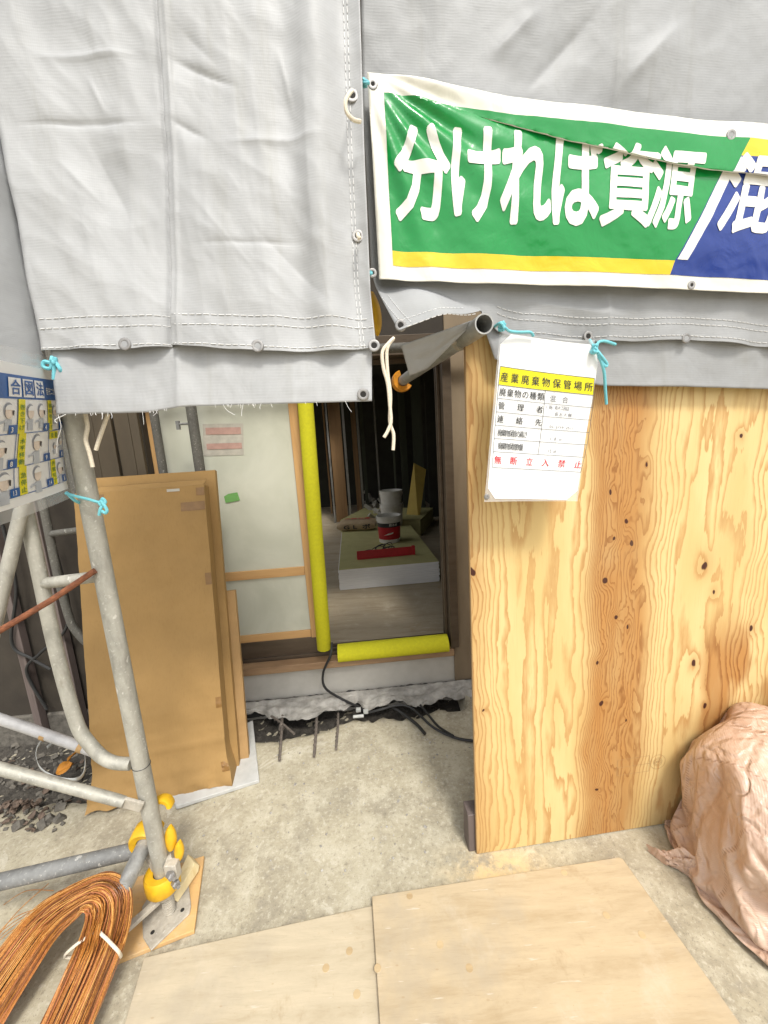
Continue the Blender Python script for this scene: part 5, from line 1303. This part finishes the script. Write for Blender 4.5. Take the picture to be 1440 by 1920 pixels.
for r in rows: ln.append([(0, -r-lw), (1, -r-lw), (1, -r+lw), (0, -r+lw)])
for x_, a, b in ((0, 0, 1), (1, 0, 1), (.5, .176, .839)): ln.append([(x_-.0022, -b), (x_+.0022, -b), (x_+.0022, -a), (x_-.0022, -a)])
tprint(polys(ln), "table_lines", 'ink_line', .0030)
bm = bmesh.new(); text_row(bm, "産業廃棄物保管場所", .012, .99, -.145, -.045, .022, .088)
text_row(bm, "廃棄物の種類", .012, .495, -.285, -.20, .022, .076)
text_row(bm, "管理者", .012, .495, -.415, -.335, .022, .076); text_row(bm, "連絡先", .012, .495, -.548, -.468, .022, .076)
text_row(bm, "廃棄物保管の高さ", .03, .36, -.682, -.605, .012, .05); text_row(bm, "廃棄物保管数量", .045, .33, -.815, -.738, .012, .05)
tprint(bm, "notice_lettering", 'ink', .0034)
bm = bmesh.new(); text_row(bm, "無断立入禁止", .015, .995, -.965, -.875, .024, .085); tprint(bm, "warning_lettering", 'ink_red', .0032)
for tx_, a, b, c, d, w_ in (("混合", .55, .75, -.29, -.215, .07), ("(株)青木工務店", .52, .77, -.365, -.32, .036), ("風呂大輔", .62, .80, -.428, -.385, .04), ("03-3719-2511", .58, .86, -.56, -.52, .045), ("1.8 m", .60, .74, -.69, -.64, .04), ("15 m³", .60, .72, -.82, -.765, .04)):
    bm = bmesh.new(); text_row(bm, tx_, a, b, c, d, 0, w_); tprint(bm, "handwriting", 'ink_pencil', .0032)
grommet(SG(*pz(zp(85, 1695)), .001), PP.n, sgn, False, .004)

# ------------------------------------------------------------------ signal poster at the left
yl = PY-.27
A_TR, A_BR = Vy(101, 696, PY-.02), Vy(128, 916, PY-.01); A_TL, A_BL = Vy(0, 676, yl), Vy(0, 956, yl-.01)
EX = 1.75
def PO(u, v, off=0.0):          # u 0 at the picture's left edge, 1 at the poster's right edge; v from the top
    a = A_TL.lerp(A_TR, u); b = A_BL.lerp(A_BR, u); nn = (A_TR-A_TL).cross(A_BL-A_TL).normalized()
    if nn.dot(CAM-A_TL) < 0: nn = -nn
    return a.lerp(b, v)+nn*(off+.010*math.sin(math.pi*max(0, min(1, (u+.75)/1.75)))-.0+.004*math.sin(v*6))
pos = thing("signal_poster", A_BL.lerp(A_BR, .5), "laminated poster of hoisting hand signals hanging at the left edge", "poster")
def pop(name, pls, mat, off, step=.06): return lay(polys(pls), lambda a, b: PO(a, -b, off), name, M[mat], pos, step)
rc_ = lambda a, b, c, d: [(a, -d), (b, -d), (b, -c), (a, -c)]
pop("laminate_sheet", [rc_(-.8, 1.07, -.10, 1.09)], 'laminate', 0)
pop("paper_sheet", [rc_(-.75, 1.0, 0, 1.0)], 'paper', .0012)
Z1, Z2 = .075, .235; R1, R2, R3 = .475, .715, .925
pop("title_band", [rc_(-.75, .985, Z1, Z2)], 'ink_blue', .0022)
tb_ = [rc_(a, a+.185, Z1+.02, Z2-.015) for a in (-.03, .185, .395)]; [pop("title_tile", [q_], 'paper', .0034) for q_ in tb_]
bm = bmesh.new()
for ch, a in (("合", -.03), ("図", .185), ("法", .395)): put_glyph(bm, ch, a+.025, a+.165, -(Z2-.03), -(Z1+.032), 0, .03)
lay(bm, lambda a, b: PO(a, -b, .0044), "title_lettering", M['ink_blue'], pos, .1)
bm = bmesh.new(); text_row(bm, "吉モニカル", .63, .90, -.195, -.135, .03, .055); lay(bm, lambda a, b: PO(a, -b, .0034), "maker_lettering", M['letter'], pos, .1)
c1, c2, c3 = .105, .66, .985        # columns
ln = [rc_(-.75, c3, r-.003, r+.003) for r in (R1, R2, R3)]+[rc_(x-.004, x+.004, a, b) for x, a, b in ((c1, Z2, R3), (c2, Z2, R3), (c3, Z2, R3))]
pop("grid_lines", ln, 'ink_blue', .0026)
for q_ in [rc_(c1, c1+.105, Z2, R1), rc_(c2-.02, c2+.075, Z2, R1), rc_(c1+.03, c1+.135, R1, R2), rc_(c2+.01, c2+.20, R1+.008, R1+.07), rc_(c1+.06, c1+.165, R2, R3), rc_(c2+.03, c2+.125, R2, R3), rc_(-.30, -.20, R2, R3)]: pop("yellow_strip", [q_], 'print_yellow', .0032)
def vert(bm, txt, x0, x1, y0, y1):
    n = len(txt); h = (y1-y0)/n
    for i, ch in enumerate(txt): put_glyph(bm, ch, x0, x1, -(y0+h*(i+.92)), -(y0+h*(i+.08)), 0, .02, False)
bm = bmesh.new(); vert(bm, "巻き下げ", c1+.01, c1+.095, Z2+.03, R1-.02); vert(bm, "補助巻上げ", c2-.015, c2+.07, Z2+.02, R1-.01); vert(bm, "水平移動", c1+.04, c1+.125, R1+.03, R2-.01)
vert(bm, "急停止", c1+.07, c1+.155, R2+.04, R3-.01); vert(bm, "作業完了", c2+.035, c2+.12, R2+.01, R3-.01); text_row(bm, "微動", c2+.03, c2+.18, -(R1+.062), -(R1+.016), .02, .06)
lay(bm, lambda a, b: PO(a, -b, .0044), "signal_lettering", M['ink_green'], pos, .12)
nums = [("3", c1-.12, R1), ("4", c2-.12, R1), ("5", c3-.09, R1), ("8", c1-.09, R2), ("9", c2-.10, R2), ("10", c3-.09, R2), ("13", c1-.06, R3), ("14", c2-.07, R3), ("15", c3-.09, R3)]
for q_ in [rc_(x, x+.09 if i % 3 == 2 else x+.12, r-.062, r-.004) for i, (t, x, r) in enumerate(nums)]: pop("number_tile", [q_], 'ink_blue', .0034)
bm = bmesh.new()
for i, (t, x, r) in enumerate(nums): text_row(bm, t, x+.02, x+.075+(.025 if i % 3 != 2 else 0), -(r-.008), -(r-.058), .03, .075 if len(t) == 1 else .05)
lay(bm, lambda a, b: PO(a, -b, .0044), "number_lettering", M['paper'], pos, .1)
def ell(cx, cy, rx, ry, a0=0, a1=360, n=14): return [(cx+rx*math.cos(R_(a0+(a1-a0)*i/n)), -cy+ry*math.sin(R_(a0+(a1-a0)*i/n))) for i in range(n+(0 if a1-a0 == 360 else 1))]
figs = [(-.02, Z2+.04, 1), (c1+.20, Z2+.045, 1), (c1+.40, Z2+.04, 1), (c2+.14, Z2+.05, .8), (c2+.27, Z2+.05, .8), (-.08, R1+.05, 1.1), (c1+.33, R1+.03, 1.2), (c2+.27, R1+.075, .6), (c2+.13, R1+.11, .5), (c1-.12, R2+.035, 1.2), (c1+.34, R2+.035, 1.1), (c2+.22, R2+.05, .95), (-.3, Z2+.04, 1), (-.5, Z2+.04, 1), (-.35, R1+.05, 1.1), (-.55, R1+.05, 1.1), (-.45, R2+.04, 1.2)]
def figure(x, y, k, i):
    w, h = .060*k, .034*k; L = [(ell(x, y+h*1.15, w*1.05, h*1.6), 0, .0020), (ell(x, y+h*1.05, w*1.12, h*1.25, 0, 180), 0, .0024), (ell(x, y+h*1.5, w*.86, h*1.25), 1, .0032), (ell(x, y+h*1.0, w*.98, h*1.05, 0, 180), 2, .0040),
        ([(x-w*.75, -(y+h*5.2)), (x+w*.75, -(y+h*5.2)), (x+w*.7, -(y+h*2.9)), (x-w*.7, -(y+h*2.9))], 3, .0026), ([(x-w*1.9, -(y+h*3.9)), (x-w*.6, -(y+h*3.5)), (x-w*.6, -(y+h*3.0)), (x-w*1.9, -(y+h*3.5))], 3, .0026)]
    if i % 3 != 1: L.append(([(x+w*.55, -(y+h*1.1)), (x+w*.98, -(y+h*1.1)), (x+w*.9, -(y+h*2.2)), (x+w*.6, -(y+h*1.9))], 4, .0044))
    mb = MB()
    for pl_, mi, of in L:
        bm = polys([pl_]); bmesh.ops.triangulate(bm, faces=bm.faces[:]); gridcut(bm, .06); ix = {v: q for q, v in enumerate(bm.verts)}
        mb.add([PO(v.co.x, -v.co.y, of) for v in bm.verts], [[ix[v] for v in f.verts] for f in bm.faces], mi); bm.free()
    mb.build("worker_figure", [M['print_grey'], M['skin'], M['paper'], M['cloth_print'], M['hair_print']], pos)
for i, (x, y, k) in enumerate(figs): figure(x, y, k, i)

# ------------------------------------------------------------------ cords
def cord(pts, r, mat, label, extra=()):
    mb = MB().tube(spline(pts, 8), r, 8)
    for e in extra: mb.tube(spline(e, 8), r, 8)
    return tag(mb.build("tie_cord", M[mat]), label, "cord")
def A_(px, py, o=0.0): return Vy(px, py, PY-.10+o)
def knot(c, r, seed):
    random.seed(seed); c = Vector(c); return [c+Vector((random.uniform(-1, 1), random.uniform(-1, 1), random.uniform(-1, 1)))*r for _ in range(9)]
cord([A_(98, 672), A_(95, 690), A_(82, 688), A_(83, 678), A_(96, 680), A_(104, 672), A_(102, 690), A_(101, 712)], .0042, 'cord_aqua', "aqua cord bow tying the poster's top corner to the post", [knot(A_(99, 676), .007, 1), [A_(105, 680), A_(114, 695), A_(120, 712, .03)]])
pz_ = Vector((PX, PY, onpost(945)))
cord([A_(124, 925, .06), A_(140, 930, .05), A_(165, 936, .05), A_(188, 942, .05), A_(192, 935, .05), A_(197, 942, .05), A_(189, 953, .04), A_(186, 966, .04)], .0040, 'cord_aqua', "aqua cord tying the poster's lower corner round the post", [[A_(124, 923, .06), A_(140, 938, .06), A_(152, 944, .09)], [A_(190, 940, .04), A_(200, 955, .04), A_(198, 962, .04), A_(191, 958, .04)], knot(A_(191, 942, .05), .006, 2)])
pb2 = lambda px, py, o: PP.at(px, py, o)
cord([pb2(678, 153, .10), pb2(684, 156, .11), pb2(692, 155, .108)], .004, 'cord_aqua', "aqua cord at the banner's top left eyelet", [knot(pb2(685, 155, .105), .006, 3)])
cord([pb2(686, 515, .09), pb2(692, 513, .11), pb2(697, 512, .105)], .004, 'cord_aqua', "aqua cord at the banner's bottom left eyelet", [knot(pb2(692, 513, .105), .006, 4)])
cord([pb2(928, 612, .10), pb2(938, 606, .13), pb2(948, 615, .13), pb2(956, 621, .125), pb2(975, 623, .12), pb2(994, 623, .12), pb2(1000, 630, .115)], .0038, 'cord_aqua', "aqua cord knot at the waste notice's top left corner", [knot(pb2(942, 613, .125), .009, 5), knot(pb2(940, 608, .12), .007, 6)])
cord([pb2(1106, 638, .07), pb2(1112, 648, .115), pb2(1118, 655, .125), pb2(1128, 680, .125), pb2(1133, 700, .12), pb2(1135, 730, .11), pb2(1137, 758, .10)], .0040, 'cord_aqua', "aqua cord bow at the waste notice's top right corner, one end hanging", [knot(pb2(1117, 655, .125), .010, 7), [pb2(1118, 655, .125), pb2(1128, 668, .13), pb2(1138, 682, .125), pb2(1134, 686, .125), pb2(1122, 668, .125)], [pb2(1118, 655, .12), pb2(1122, 642, .12), pb2(1135, 640, .115), pb2(1154, 646, .11)]])
def hl_(px, py, o=.10): return LP.at(px, py, o)
cord([hl_(660, 170, .05), hl_(655, 176, .075), hl_(648, 190, .085), hl_(650, 210, .085), hl_(662, 224, .08), hl_(676, 228, .07)], .0042, 'cord_white', "short white cord looping from the tarp's upper eyelet")
cord([hl_(671, 440, .05), hl_(672, 443, .07), hl_(674, 448, .072)], .005, 'cord_white', "stub of white cord in the tarp's side eyelet")
cord([pb2(738, 634, .18), pb2(729, 643, .195), pb2(717, 660, .20), pb2(719, 690, .20), pb2(727, 720, .20), pb2(731, 760, .20), pb2(733, 790, .20), pb2(727, 808, .20), pb2(720, 820, .20)], .0043, 'cord_white', "long doubled white cord hanging from the right tarp's corner eyelet", [[pb2(737, 636, .18), pb2(728, 648, .195), pb2(725, 665, .195), pb2(727, 700, .195), pb2(732, 740, .195), pb2(731, 790, .195), pb2(738, 815, .195), pb2(737, 844, .195)]])
cord([hl_(160, 776, .02), hl_(164, 800, .02), hl_(161, 825, .02), hl_(168, 850, .02), hl_(174, 876, .02)], .0050, 'cord_white', "longer white cord end dangling below the left tarp")
cord([hl_(203, 776, .02), hl_(196, 795, .02), hl_(189, 815, .02), hl_(184, 830, .02), hl_(180, 844, .02)], .0048, 'cord_white', "shorter white cord end dangling right of the longer one")

print("SCENE DONE")
